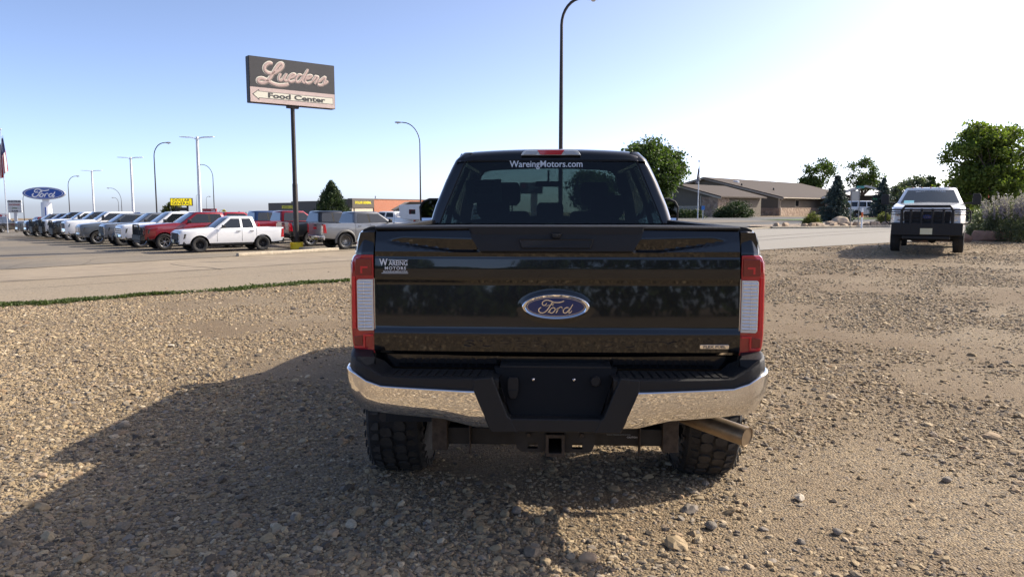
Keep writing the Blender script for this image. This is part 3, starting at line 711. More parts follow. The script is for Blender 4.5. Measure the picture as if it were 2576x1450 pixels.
mb = MB(); mb.loft([[(-.312, y, .638), (.312, y, .638), (.23, y, .705), (-.23, y, .705)] for y in (-.2215, -.06)]); mb.build('bumper_valance', M_plastic, T, bevel=.008, seg=3)
mb = MB(); mb.loft([[(-.30, -.10, .925), (.30, -.10, .925), (.215, -.16, .70), (-.215, -.16, .70)], [(-.30, -.06, .925), (.30, -.06, .925), (.215, -.12, .70), (-.215, -.12, .70)]]); PB = mb.build('plate_pocket', mat('shade_darkened_plastic', (.006, .006, .0065), .55, spec=.2, bump=.2, bscale=500), T, bevel=.004)  # pocket plastic given a darker colour to imitate shade in the recess
mb = MB(); mb.box(-.27, .27, -.10, .045, .922, .934); mb.box(-.27, .27, -.0, .03, .86, .915); mb.build('bumper_shelf', M_plastic, T, bevel=.003)
for xx in (-.108, .088):
    mb = MB(); mb.lathe([(.0001, -.131), (.0045, -.131), (.007, -.128), (.007, -.10)], 14, 'y', (xx, 0, .872)); mb.build('plate_bolt', M_chrome_soft, PB)
mb = MB(); mb.loft([[(x-.205, y, z) for x, z in ((-.020, .80), (-.012, .785), (.012, .785), (.020, .80), (.026, .825), (.026, .875), (.018, .888), (-.018, .888), (-.026, .875), (-.026, .825))] for y in (-.14, -.158)]); mb.build('trailer_socket', M_plastic, PB, bevel=.003)
mb = MB(); mb.box(-.226, -.184, -.163, -.158, .824, .827); mb.build('socket_hinge', M_under, PB)
mb = MB(); mb.lathe([(.0001, -.142), (.022, -.142), (.025, -.138), (.025, -.11)], 8, 'y', (.192, 0, .868)); mb.build('round_plug', M_plastic, PB)
# hitch and frame
mb = MB(); o_, i_ = .0425, .031; zc = .542
mb.loft([[(x, y, zc+z) for x, z in ((-q, -q*1.18), (q, -q*1.18), (q, q*1.18), (-q, q*1.18))] for q, y in ((i_, .25), (i_, -.115), (i_+.002, -.118), (o_+.004, -.118), (o_+.004, -.095), (o_, -.09), (o_, .25))], True, False); mb.build('hitch_receiver', M_rust, T, bevel=.004)
for s in (-1, 1):
    mb = MB()
    for q in ([(.046, .50), (.085, .50), (.085, .605), (.046, .605)], [(.135, .50), (.165, .50), (.185, .515), (.197, .55), (.197, .605), (.135, .605)], [(.085, .50), (.135, .50), (.135, .516), (.085, .516)], [(.085, .548), (.135, .548), (.135, .605), (.085, .605)]):
        mb.prism([(s*x, z) for x, z in q], 'y', -.085, -.05)
    mb.build('hitch_plate', M_dark_metal, T)
    mb = MB(); mb.lathe([(.0001, -.098), (.010, -.098), (.012, -.094), (.012, -.08)], 8, 'y', (s*.13, 0, .588)); mb.build('hitch_bolt', M_rust, T)
mb = MB(); mb.box(-.60, .60, .10, .20, .475, .565); mb.build('cross_member', M_dark_metal, T, bevel=.006)
for s in (-1, 1):
    mb = MB(); mb.box(min(s*.55, s*.63), max(s*.55, s*.63), .06, .32, .455, .64); mb.box(min(s*.43, s*.438), max(s*.43, s*.438), .05, .1, .44, .60); mb.build('frame_bracket', M_rust, T, bevel=.004)
    mb = MB(); mb.box(min(s*.42, s*.5), max(s*.42, s*.5), .1, 5.9, .60, .76); mb.build('frame_rail', M_dark_metal, T, bevel=.006)
    mb = MB(); mb.tube([(s*.62, .45, .52), (s*.62, .8, .42), (s*.62, 1.17, .385), (s*.62, 1.6, .44), (s*.62, 2.0, .58)], .028, 6); mb.build('leaf_spring', M_dark_metal, T)
mb = MB(); mb.tube([(-.85, 1.17, .43), (.85, 1.17, .43)], .05, 12); mb.lathe([(.0001, -.16), (.09, -.14), (.15, -.05), (.15, .06), (.08, .16), (.0001, .2)], 16, 'y', (.05, 1.17, .42)); mb.build('rear_axle', M_dark_metal, T)
mb = MB(); mb.tube([(-.85, 5.23, .43), (.85, 5.23, .43)], .05, 10); mb.build('front_axle', M_dark_metal, T)
mb = MB(); mb.box(-.40, .40, 2.2, 5.8, .60, .95); mb.box(-.9, .9, .1, 5.9, .86, 1.0); mb.box(-.38, .1, .35, .95, .58, .80); mb.build('underbody', M_under, T)
mb = MB(); pth = [(.50, 1.9, .66), (.52, 1.0, .66), (.55, .55, .63), (.66, .28, .612), (.95, -.02, .568)]
mb.tube(spline(pth, 6), .050, 20, cap=False); d_ = Vector((.29, -.30, -.044)).normalized(); e_ = Vector(pth[-1])
mb.tube([e_+d_*.0005, e_-d_*.35], .0455, 20, cap=True)
a_ = d_.cross(Vector((0, 0, 1))).normalized(); b_ = a_.cross(d_)
mb.loft([[e_+d_*off+(a_*math.cos(2*math.pi*k/20)+b_*math.sin(2*math.pi*k/20))*rr_ for k in range(20)] for rr_, off in ((.050, 0), (.051, .004), (.047, .004), (.0455, 0))], True, False)
mb.build('exhaust_pipe', M_pipe, T, angle=50)
mb = MB(); mb.tube([e_+d_*.002-d_*.03, e_-d_*.34], .0448, 20); mb.build('exhaust_bore', M_under, T)
text('warning_label', 'VEHICLE TOWING INFORMATION', .008, M_paper, T, (.33, .098, .535), depth=.0005); text('warning_label', 'CAUTION', .012, M_white, T, (.40, .098, .522), depth=.0005)
M_rim_black = mat('black_alloy', (.02, .02, .021), .3, .6, coat=.5)
wheel_set(T, (1.17, 5.23), .97, .44, .345, .245, 'six', M_rim_black, blocks=True, zc=.425)
for s in (-1, 1):
    for a in P['axles']:   # dark wheel housings
        mb = MB(); mb.loft([[(s*x, a+.55*math.cos(math.pi*k/10), .44+.55*math.sin(math.pi*k/10)) for k in range(11)] for x in (.62, .985)], False, False); mb.build('wheel_housing', M_under, T)

# cab -------------------------------------------------------------
def cab_side(z): return interp(z, [1.50, 1.56, 1.70, 1.90, 2.05, 2.10, 2.125], [.955, .945, .905, .825, .755, .725, .69])
def cab_rear(z): return 2.15+interp(z, [1.5, 2.06, 2.13], [0, .10, .16])
def cab_front(z): return interp(z, [1.5, 2.08, 2.13], [4.95, 4.22, 4.08])
# roof
rows = []
for t in np.linspace(0, 1, 15):
    y = lerp(2.265, 4.18, t); e = min(sst(0, .12, t), sst(0, .10, 1-t)); row = []
    for u in np.linspace(-1, 1, 25):
        x = u*.735; z = 2.165-.03*abs(u)**2.2-.075*max(0, (abs(u)-.86)/.14)**2 - .040*(1-e)**1.5
        row.append((x, y, z))
    rows.append(row)
mb = MB(); mb.grid(rows)
mb.grid([rows[0], [(p[0], p[1]-.012, p[2]-.020) for p in rows[0]], [(p[0]*.99, p[1]-.03, 2.062 if abs(p[0]) < .66 else 2.05) for p in rows[0]]])
ROOF = mb.build('roof', M_black_paint, T, angle=50)
mb = MB(); mb.grid([[(p[0]*.97, p[1]+.0, p[2]-.035) for p in r] for r in rows]); mb.build('headliner', M_headliner, T)
for s in (-1, 1):
    # rear pillar: outer flank and the strip beside the back glass
    mb = MB(); rows_ = []
    for z in np.linspace(1.48, 2.125, 12):
        xo = cab_side(z); yr_ = cab_rear(z); xg = interp(z, [1.48, 1.576, 2.045, 2.13], [.868, .852, .655, .615])
        rows_.append([(s*xg, yr_+.02, z), (s*xg, yr_-.006, z), (s*(xo-.045), yr_-.006, z), (s*(xo-.016), yr_+.012, z), (s*xo, yr_+.05, z), (s*(xo+.004), yr_+.30, z), (s*(xo-.04), yr_+.30, z)])
    mb.loft(rows_); mb.build('rear_pillar', M_black_paint, T, angle=40)
    mb = MB(); rows_ = []
    for z in np.linspace(1.50, 2.10, 8):
        xo = cab_side(z)+.002; rows_.append([(s*xo, 3.28, z), (s*xo, 3.42, z), (s*(xo-.04), 3.42, z), (s*(xo-.04), 3.28, z)])
    mb.loft(rows_); mb.build('door_pillar', M_black_paint, T)
    mb = MB(); rows_ = []
    for z in np.linspace(1.50, 2.12, 9):
        xo = cab_side(z); yf_ = cab_front(z); rows_.append([(s*xo, yf_-.14, z), (s*(xo-.01), yf_-.03, z), (s*(xo-.07), yf_, z), (s*(xo-.08), yf_-.06, z)])
    mb.loft(rows_); mb.build('windscreen_pillar', M_black_paint, T)
    mb = MB(); mb.loft([[(s*cab_side(2.04), y, 2.04), (s*(cab_side(2.085)+.004), y, 2.085), (s*.715, y, 2.125), (s*.66, y, 2.11), (s*.70, y, 2.03)] for y in (2.42, 3.3, 4.0, 4.22)]); mb.build('roof_rail', M_black_paint, T, angle=60)
    mb = MB()
    for ya, yb_ in ((2.44, 3.29), (3.41, None)):
        rr_ = []
        for z in np.linspace(1.535, 2.05, 6):
            y1 = yb_ if yb_ else cab_front(z)-.13; xo = cab_side(z)-.008; rr_.append([(s*xo, ya, z), (s*xo, y1, z), (s*(xo-.005), y1, z), (s*(xo-.005), ya, z)])
        m3 = MB(); m3.loft(rr_); m3.build('side_window', M_glass_side, T)
    # tow mirror
    mb = MB(); mb.tube([(s*.93, 4.35, 1.60), (s*1.10, 4.24, 1.60)], .022, 8); mb.tube([(s*.93, 4.35, 1.52), (s*1.10, 4.24, 1.52)], .022, 8)
    mb.loft([[(s*x, y, z) for x, z in ((1.10, 1.48), (1.30, 1.48), (1.335, 1.51), (1.345, 1.70), (1.31, 1.76), (1.24, 1.79), (1.12, 1.79), (1.095, 1.76))] for y in (4.17, 4.20, 4.27)]+[[(s*x, 4.33, z) for x, z in ((1.13, 1.52), (1.27, 1.52), (1.29, 1.54), (1.30, 1.69), (1.28, 1.72), (1.22, 1.75), (1.15, 1.75), (1.13, 1.73))]])
    MR = mb.build('door_mirror', M_plastic, T, bevel=.012, seg=3)
    mb = MB(); mb.loft([[(s*x, y, z) for x, z in ((1.12, 1.60), (1.32, 1.60), (1.325, 1.69), (1.295, 1.742), (1.235, 1.768), (1.13, 1.768))] for y in (4.168, 4.164)]); mb.build('mirror_glass', mat('dim_mirror_glass', (.10, .11, .12), .02, 1.0), MR)
    mb = MB(); mb.loft([[(s*x, y, z) for x, z in ((1.12, 1.50), (1.31, 1.50), (1.318, 1.585), (1.12, 1.585))] for y in (4.168,)]+[[(s*x, y, z) for x, y, z in ((1.12, 4.148, 1.50), (1.31, 4.148, 1.50), (1.318, 4.166, 1.585), (1.12, 4.166, 1.585))]]); mb.build('wide_angle_mirror', M_mirror, MR)
    for yy in (2.16, 3.35, 4.55):
        mb = MB(); mb.loft([[(s*(W(z, yy)+.0008), yy-.004, z), (s*(W(z, yy)+.0008), yy+.004, z), (s*(W(z, yy)-.02), yy+.004, z), (s*(W(z, yy)-.02), yy-.004, z)] for z in np.linspace(.80, 1.50, 6)]); mb.build('door_seam', M_under, T)
    for yy in (2.62, 3.78):
        mb = MB(); mb.tube([(s*(W(1.36, yy)-.01), yy-.11, 1.37), (s*(W(1.36, yy)+.03), yy-.08, 1.37), (s*(W(1.36, yy)+.03), yy+.08, 1.37), (s*(W(1.36, yy)-.01), yy+.11, 1.37)], .016, 8); mb.build('door_handle', M_plastic, T)
# back wall below the glass and glass itself
mb = MB(); mb.loft([[(-.935, y, 1.0), (.935, y, 1.0), (.945, y, 1.50), (.87, y, 1.535), (-.87, y, 1.535), (-.945, y, 1.50)] for y in (2.145, 2.19)]); mb.build('cab_back_panel', M_black_paint, T)
gl = [(z, interp(z, [1.52, 1.576, 2.045, 2.068], [.870, .856, .662, .645]), cab_rear(z)) for z in (1.525, 1.54, 1.7, 1.9, 2.03, 2.05)]
mb = MB(); mb.loft([[(-a, y+.004, z), (-a*.5, y-.010, z), (0, y-.014, z), (a*.5, y-.010, z), (a, y+.004, z), (a, y+.009, z), (a*.5, y-.005, z), (0, y-.009, z), (-a*.5, y-.005, z), (-a, y+.009, z)] for z, a, y in gl]); RW = mb.build('rear_window', M_glass_rear, T, angle=70)
mb = MB(); z0 = 1.53
for s in (-1, 1): mb.loft([[(s*(a-.0), y-.007, z), (s*(a+.012), y-.009, z), (s*(a+.012), y+.006, z), (s*a, y+.006, z)] for z, a, y in gl])
mb.loft([[(x, cab_rear(2.05)-.010-.006*(1-(x/.66)**2), 2.048), (x, cab_rear(2.05)-.012-.006*(1-(x/.66)**2), 2.060), (x, cab_rear(2.05)+.01, 2.060), (x, cab_rear(2.05)+.01, 2.048)] for x in np.linspace(-.655, .655, 9)])
mb.build('window_seal', M_under, T)
text('window_lettering', 'WareingMotors.com', .072, M_white, RW, (-.035, cab_rear(2.03)-.0205, 2.028), rot=(R(90)-R(9), 0, 0), depth=.0006, bold=.0008, sx=.93)
mb = MB(); pz = lambda z, x: cab_rear(z)+.012
mb.loft([[(-.665, pz(1.905, 0), 1.905), (-.385, pz(1.915, 0)-.004, 1.915), (-.375, pz(1.735, 0)-.004, 1.735), (-.655, pz(1.725, 0), 1.725)], [(-.665, pz(1.905, 0)+.002, 1.905), (-.385, pz(1.915, 0)-.002, 1.915), (-.375, pz(1.735, 0)-.002, 1.735), (-.655, pz(1.725, 0)+.002, 1.725)]]); PS = mb.build('dealer_card', M_paper, T)
for tx, sz, zz in (('SOUTH DAKOTA', .022, 1.89), ('VEHICLE DEALER', .022, 1.865), ('D-2232', .05, 1.822)): text('card_print', tx, sz, M_ink, PS, (-.522, pz(zz, 0)-.009, zz), rot=(R(90)-R(10), 0, R(-.8)), depth=.0004, bold=.0006, sx=.95)
# windscreen, interior
rows_ = [[(u*interp(z, [1.5, 2.1], [.88, .66]), cab_front(z)-.02+.10*(1-u*u)*.6, z) for u in np.linspace(-1, 1, 9)] for z in np.linspace(1.50, 2.105, 6)]
mb = MB(); mb.grid(rows_); mb.grid([[(p[0], p[1]-.006, p[2]) for p in r] for r in rows_]); mb.build('windscreen', M_glass_wind, T)
def headrest(x, y, z, w, h, name='headrest'):
    mb = MB(); mb.loft([[(x-w*q, y+dy_, z+h*zz) for q, zz in ((.36, -.5), (.5, -.30), (.5, .28), (.40, .5), (-.40, .5), (-.5, .28), (-.5, -.30), (-.36, -.5))] for dy_ in (-.05, .05)]); mb.tube([(x-.05, y, z-h*.5), (x-.05, y, z-h*.9)], .008, 6); mb.tube([(x+.05, y, z-h*.5), (x+.05, y, z-h*.9)], .008, 6)
    mb.build(name, M_seat, T, bevel=.03, seg=3)
for x in (-.47, .47): headrest(x, 2.60, 1.70, .27, .19)
headrest(0.0, 2.62, 1.665, .22, .14)
for x in (-.40, .43): headrest(x, 3.55, 1.82, .26, .22)
mb = MB(); mb.loft([[(-.75, y, 1.05), (.75, y, 1.05), (.74, y+.05, 1.585), (-.74, y+.05, 1.585)] for y in (2.45, 2.62)]); mb.build('rear_seat', M_seat, T, bevel=.04, seg=3)
for x in (-.41, .43):
    mb = MB(); mb.loft([[(x-.26, y, 1.05), (x+.26, y, 1.05), (x+.23, y, 1.66), (x-.23, y, 1.66)] for y in (3.47, 3.60)]); mb.build('front_seat', M_seat, T, bevel=.05, seg=3)
mb = MB(); mb.loft([[(-.86, y, 1.1), (.86, y, 1.1), (.86, y, z), (-.86, y, z)] for y, z in ((4.35, 1.42), (4.45, 1.52), (4.85, 1.50))]); mb.build('dashboard', M_seat, T, bevel=.03)
mb = MB(); mb.loft([[(-.14, 4.02, 1.90), (.14, 4.02, 1.90), (.13, 4.03, 1.96), (-.13, 4.03, 1.96)], [(-.12, 4.05, 1.905), (.12, 4.05, 1.905), (.12, 4.05, 1.955), (-.12, 4.05, 1.955)]]); mb.tube([(0, 4.05, 1.94), (0, 4.1, 2.07)], .012, 6); mb.build('interior_mirror', M_seat, T, bevel=.01)
mb = MB()
for k in range(24):
    a = 2*math.pi*k/24; b2 = 2*math.pi*(k+1)/24; mb.tube([(-.42+.19*math.cos(a), 4.15+.06*math.sin(a), 1.45+.18*math.sin(a)), (-.42+.19*math.cos(b2), 4.15+.06*math.sin(b2), 1.45+.18*math.sin(b2))], .015, 6)
mb.build('steering_wheel', M_seat, T)
# high brake lamp
mb = MB(); zc_ = 2.118; yb2 = 2.225
mb.loft([[(x, y, z) for x, z in ((-.232, zc_-.022), (.232, zc_-.022), (.222, zc_-.002), (.205, zc_+.014), (.18, zc_+.022), (-.18, zc_+.022), (-.205, zc_+.014), (-.222, zc_-.002))] for y in (yb2+.05, yb2)]); HB = mb.build('high_brake_lamp', M_clear_rim, T, bevel=.003)
mb = MB(); mb.loft([[(-.105, y, zc_+.018), (.105, y, zc_+.018), (.082, y, zc_-.018), (-.082, y, zc_-.018)] for y in (yb2-.001, yb2-.006)]); mb.build('red_lens', M_red_bright, HB, bevel=.002)
for s in (-1, 1):
    mb = MB()
    for k in range(5):
        z0 = lerp(zc_-.018, zc_+.016, k/5); mb.loft([[(s*xx, yb2-.001, z0), (s*xx, yb2-.006, z0+.003), (s*xx, yb2-.001, z0+.0062)] for xx in (.112-.004*k, .212-.006*k)])
    mb.build('clear_lens', M_clear_lens, HB)
# nose
mb = MB(); mb.loft([[(-.62, y, .85), (.62, y, .85), (.66, y, 1.0), (.66, y, 1.38), (-.66, y, 1.38), (-.66, y, 1.0)] for y in (6.0, 6.09)]); mb.build('grille', M_plastic, T, bevel=.01)
mb = MB(); mb.loft([[(x, y, z) for x in (-.95, .95) for z in ((.62, .86) if x < 0 else (.86, .62))] for y in (5.95, 6.18)]); mb.build('front_bumper', M_chrome, T, bevel=.03, seg=3)
for s in (-1, 1):
    mb = MB(); mb.loft([[(s*.68, y, 1.0), (s*.90, y-.08, 1.0), (s*.90, y-.08, 1.36), (s*.68, y, 1.38)] for y in (5.98, 6.06)]); mb.build('headlamp', M_clear_lens, T, bevel=.01)
# ------------------------------------------------------------------ other vehicles
M_dark_glass = mat('dark_vehicle_glass', (.012, .015, .017), .03, 0, coat=1.0)
M_green_glass = mat('screen_vehicle_glass', (.03, .042, .045), .03, 0, coat=1.0)
M_lamp = mat('headlamp_lens', (.16, .165, .175), .10, .7, coat=1.0)
M_lampb = mat('headlamp_reflector', (.85, .86, .88), .12, .9)
M_amber = mat('amber_lens', (.55, .16, .01), .2, coat=1.0)
M_alloy = mat('bright_alloy', (.62, .62, .63), .25, .9)
M_plate = mat('dealer_plate', (.72, .66, .42), .5)
def pal(n, c, me=0.0, ro=.35): return paint(n, c, me, ro)
BIG = dict(wb=3.72, fo=.95, ro=1.22, hw=1.0, r=.41, tw=.29, rim=.26, sill=.56, wmid=.95, hood_c=1.34, hood_f=1.21, belt=1.33, rail=1.36, floor=.88, roof=1.95, cowl=1.06, wtop=.24, rtop=-1.22, rbelt=-1.36, roofw=.70)
SD = dict(BIG, wb=4.06, hw=1.015, r=.42, sill=.62, hood_c=1.46, hood_f=1.34, belt=1.44, rail=1.46, roof=2.03, floor=.97, cowl=1.22, wtop=.42, rtop=-1.18, rbelt=-1.32, fo=.98)
CMP = dict(wb=3.08, fo=.90, ro=1.10, hw=.92, r=.37, tw=.25, rim=.215, sill=.44, wmid=.85, hood_c=1.15, hood_f=1.03, belt=1.14, rail=1.16, floor=.75, roof=1.73, cowl=.84, wtop=.06, rtop=-1.16, rbelt=-1.29, roofw=.64)
SUV = dict(wb=3.30, fo=.92, ro=1.10, hw=1.0, r=.39, tw=.27, rim=.22, sill=.46, wmid=.9, hood_c=1.20, hood_f=1.08, belt=1.20, rail=1.2, floor=.8, roof=1.90, cowl=.72, wtop=-.05, rtop=-2.45, rbelt=-2.62, roofw=.72, suv=True)

_vr = random.Random(4)
def vehicle(name, label, cat, group, pos, heading, D, pm, rimstyle='six', rimmat=None, trim=None, grille=None, bumper=None, guard=False, flare=None, plate=False, roofmat=None, blocks=False, detail=True, decal=None, cabl=False, chrome_bars=0, glassmat=None, tailmat=None, scale=1.0):
    x, y = pos; rz = math.atan2(-heading[0], heading[1]); rimmat = rimmat or M_alloy; trim = trim or M_plastic; grille = grille or M_plastic; bumper = bumper or M_plastic
    if D['roof'] > 1.8: D = dict(D, hood_f=D['hood_f']+_vr.uniform(-.02, .06), hood_c=D['hood_c']+_vr.uniform(.0, .03), roof=D['roof']+_vr.uniform(-.05, .03), roofw=D['roofw']+_vr.uniform(-.03, .03))
    V = empty(name, (x, y, hgt(x, y)+.03), rz); V.scale = (scale,)*3; tag(V, label, cat, group)
    wb = D['wb']; suv = D.get('suv'); yr = -wb/2-D['ro']; yf = wb/2+D['fo']
    Pd = dict(D, yr=yr, yf=yf, axles=(-wb/2, wb/2), ra=D['r']+.09, ftl=.75, ft=.14, rt=.03, chin=D['sill']-.02, rchin=D['sill']+.05, crown=.045, fdrop=.12, archq=1.0)
    mb, W = lower_body(Pd); mb.build('body', pm, V, angle=38)
    belt, roof = D['belt'], D['roof']; cw, wt_, rt_, rb = D['cowl'], D['wtop'], D['rtop'], D['rbelt']; rw = D['roofw']; bw = W(belt, 0)*.985
    def ringat(v):
        z = lerp(belt-.01, roof-.055, v); w = lerp(bw, rw+.02, v); yF = lerp(cw, wt_, v); yB = lerp(rb, rt_, v); c = .08
        return [(w, yB+c, z), (w, yF-c*1.6, z), (w-c, yF-.015, z), (w*.5, yF+.05, z), (0, yF+.065, z), (-w*.5, yF+.05, z), (-(w-c), yF-.015, z), (-w, yF-c*1.6, z), (-w, yB+c, z), (-(w-c), yB, z), (0, yB-.01, z), (w-c, yB, z)]
    rings = [ringat(v) for v in (0, .35, .7, 1.0)]
    top = ringat(1.0); rings.append([(px*.93, lerp(py, (rt_+wt_)/2, .035), roof-.015) for px, py, pz in top]); rings.append([(px*.6, lerp(py, (rt_+wt_)/2, .3), roof) for px, py, pz in top])
    mb = MB(); mb.loft(rings); mb.build('cab' if not suv else 'cabin', roofmat or pm, V, angle=42)
    def side(y_, v, s, off=.006): z = lerp(belt-.01, roof-.055, v); return (s*(lerp(bw, rw+.02, v)+off), y_, z)
    yF = lambda v: lerp(cw, wt_, v); yB = lambda v: lerp(rb, rt_, v)
    yb = (wt_+rt_)/2+.05 if not suv else -.62; gm = glassmat or M_dark_glass
    wins = [((yb+.05, .07), (yF(.07)-.26, .07), (yF(.45)-.20, .45), (yF(.90)-.17, .90), (yb+.05, .90))]
    if suv:
        wins += [((-1.52, .07), (yb-.05, .07), (yb-.05, .9), (-1.46, .9)), ((yB(.1)+.14, .10), (-1.62, .07), (-1.56, .9), (yB(.85)+.20, .85))]
    else: wins += [((yB(.1)+.17, .07), (yb-.06, .07), (yb-.06, .90), (yB(.9)+.20, .90), (yB(.6)+.16, .6))]
    for s in (-1, 1):
        for wn in wins:
            mb = MB(); n = len(wn); a = [side(q, v, s) for q, v in wn]; b_ = [side(q, v, s, -.01) for q, v in wn]
            mb.add(a+b_, [tuple(range(n))]+[(i, (i+1) % n, n+(i+1) % n, n+i) for i in range(n)]); mb.build('side_window', gm, V, smooth=False)
        if D['roof'] > 1.8 and not suv:
            mb = MB(); q_ = [(yb-.058, .07), (yb+.048, .07), (yb+.048, .90), (yb-.058, .90)]; a = [side(q, v, s, .004) for q, v in q_]; b_ = [side(q, v, s, -.01) for q, v in q_]
            mb.add(a+b_, [(0, 1, 2, 3)]+[(i, (i+1) % 4, 4+(i+1) % 4, 4+i) for i in range(4)]); mb.build('door_pillar', M_under, V, smooth=False)
        for yy in ([yb, yF(0)-.12, yB(0)+.06] if not suv else [yb, yF(0)-.12, -1.57]):
            mb = MB(); zs_ = np.linspace(D['sill']+.06, belt-.02, 6); mb.loft([[(s*(W(z, yy)+.002), yy-.007, z), (s*(W(z, yy)+.002), yy+.007, z), (s*(W(z, yy)-.02), yy+.007, z), (s*(W(z, yy)-.02), yy-.007, z)] for z in zs_]); mb.build('door_seam', M_under, V)
        for yy in ((yb-.16, ), (yb+.95*0+yF(0)*0+lerp(yb, cw, .16), )) if False else (yB(0)+.30 if not suv else -1.38, yb+.18):
            mb = MB(); zz = belt-.14; xx = W(zz, yy); mb.tube([(s*(xx-.01), yy-.10, zz), (s*(xx+.03), yy-.07, zz), (s*(xx+.03), yy+.07, zz), (s*(xx-.01), yy+.10, zz)], .018, 6); mb.build('door_handle', trim, V)
        mb = MB(); my = yF(.1)-.30; mx = bw+.02; hh = .34 if D['roof'] > 2.0 else .20 if D['roof'] > 1.9 else .15; ww = .24 if D['roof'] > 1.9 else .19; mx += .12 if D['roof'] > 2.0 else 0
        mb.tube([(s*(bw-.05), my, belt+.06), (s*(mx+.10), my-.01, belt+.08)], .03, 6)
        mb.loft([[(s*(mx+.06), q, belt+.02), (s*(mx+.06+ww), q-.02, belt+.03), (s*(mx+.07+ww), q-.02, belt+hh*.8), (s*(mx+.03+ww), q-.02, belt+hh+.03), (s*(mx+.08), q, belt+hh+.03)] for q in (my-.06, my+.06)]); mb.build('door_mirror', trim, V, bevel=.02)
        # lamps
        mb = MB(); hz0, hz1 = D['hood_f']-.40, D['hood_f']-.11; xo = W(hz1, yf-.02)
        mb.loft([[(s*.60*D['hw'], yf+.012, hz0), (s*.60*D['hw'], yf+.012, hz1), (s*(xo+.006), yf-.06, hz1), (s*(xo+.006), yf-.06, hz0)], [(s*.60*D['hw'], yf-.05, hz0), (s*.60*D['hw'], yf-.05, hz1), (s*(W(hz1, yf-.30)+.012), yf-.30, hz1-.02), (s*(W(hz0, yf-.24)+.012), yf-.24, hz0+.05)]]); HL = mb.build('headlamp', M_lamp, V, bevel=.012)
        mb = MB(); mb.box(min(s*.66*D['hw'], s*.80*D['hw']), max(s*.66*D['hw'], s*.80*D['hw']), yf-.02, yf+.020, hz0+.17, hz1-.03); mb.build('lamp_reflector', M_lampb, HL)
        mb = MB(); mb.box(min(s*.62*D['hw'], s*.78*D['hw']), max(s*.62*D['hw'], s*.78*D['hw']), yf-.02, yf+.018, hz0+.03, hz0+.07); mb.build('lamp_strip', M_lampb, HL)
        mb = MB(); mb.box(min(s*(xo-.10), s*(xo+.001)), max(s*(xo-.10), s*(xo+.001)), yf-.10, yf-.03, hz0+.02, hz0+.07); mb.build('turn_lamp', M_amber, HL)
        tz0, tz1 = (D['rail']-.50, D['rail']-.06) if not suv else (belt-.42, belt-.06); xo = W((tz0+tz1)/2, yr)
        mb = MB(); mb.loft([[(s*(xo-.16), yr-.018, z), (s*(xo-.02), yr-.018, z), (s*(xo+.008), yr+.01, z), (s*(W(z, yr+.16)+.008), yr+.16-.06*(k % 2), z), (s*(xo-.10), yr+.05, z)] for k, z in enumerate((tz0, tz1))]); TL_ = mb.build('tail_lamp', tailmat or M_red_lens, V, bevel=.008)
        zm = (tz0+tz1)/2; mb = MB(); mb.box(min(s*(xo-.13), s*(xo-.03)), max(s*(xo-.13), s*(xo-.03)), yr-.026, yr-.015, zm-.09, zm+.05); mb.build('reversing_lens', M_lamp, TL_)
        if flare:
            for a in (-wb/2, wb/2):
                mb = MB(); rows = []
                for k in range(19):
                    t = math.pi*(-.04+1.08*k/18); yy = a+math.cos(t)*(D['r']+.10); zz = D['r']+math.sin(t)*(D['r']+.10); xx = W(max(zz, D['sill']), yy)
                    yo = a+math.cos(t)*(D['r']+.19); zo = D['r']+math.sin(t)*(D['r']+.19)
                    rows.append([(s*(xx-.05), yy, zz), (s*(xx+.05), yy, zz), (s*(xx+.05), lerp(yy, yo, .4), lerp(zz, zo, .4)), (s*(W(max(zo, D['sill']), yo)+.004), yo, zo)])
                mb.grid(rows); mb.build('wheel_arch_trim', flare, V, angle=60)
        for a in (-wb/2, wb/2):
            mb = MB(); ra = D['r']+.085; mb.loft([[(s*q, a+ra*math.cos(math.pi*k/8), D['r']+ra*math.sin(math.pi*k/8)) for k in range(9)] for q in (.55, D['hw']*.965)], False, False); mb.build('wheel_housing', M_under, V)
        mb = MB(); mb.box(min(s*(D['hw']*.955), s*(D['hw']*.80)), max(s*(D['hw']*.955), s*(D['hw']*.80)), -wb/2+D['r']+.12, wb/2-D['r']-.12, D['sill']-.10, D['sill']-.001); mb.build('sill_trim', trim if not suv else pm, V, bevel=.02)
    # screens
    def pane(nm, pts, off, m):
        n = len(pts); mb = MB(); mb.add(pts+[(p[0], p[1]+off, p[2]-.004) for p in pts], [tuple(range(n))]+[(i, (i+1) % n, n+(i+1) % n, n+i) for i in range(n)]); return mb.build(nm, m, V, smooth=False)
    def fr(u, v): z = lerp(belt-.01, roof-.055, v); w = lerp(bw, rw+.02, v)-.10; return (u*w, lerp(cw, wt_, v)+.065-.070*u*u+.030, z)
    rows = [[fr(u, v) for u in np.linspace(-1, 1, 9)] for v in (.05, .35, .65, .93)]; mb = MB(); mb.grid(rows); mb.grid([[(p[0], p[1]-.02, p[2]) for p in r] for r in rows]); WS = mb.build('windscreen', M_green_glass, V)
    zb0 = .12; rear = [(-(lerp(bw, rw, v)-.13), yB(v)-.016, lerp(belt, roof-.055, v)) for v in (zb0, .88)]
    pane('rear_window', [rear[0], rear[1], (-rear[1][0], rear[1][1], rear[1][2]), (-rear[0][0], rear[0][1], rear[0][2])], .012, gm)
    # nose
    gz0, gz1 = D['hood_f']-.44, D['hood_f']-.085; gw = .59*D['hw']
    mb = MB(); mb.loft([[(-gw, q, gz0), (gw, q, gz0), (gw*1.03, q-.015, gz1), (-gw*1.03, q-.015, gz1)] for q in (yf-.06, yf+.022)]); G = mb.build('grille', grille, V, bevel=.015)
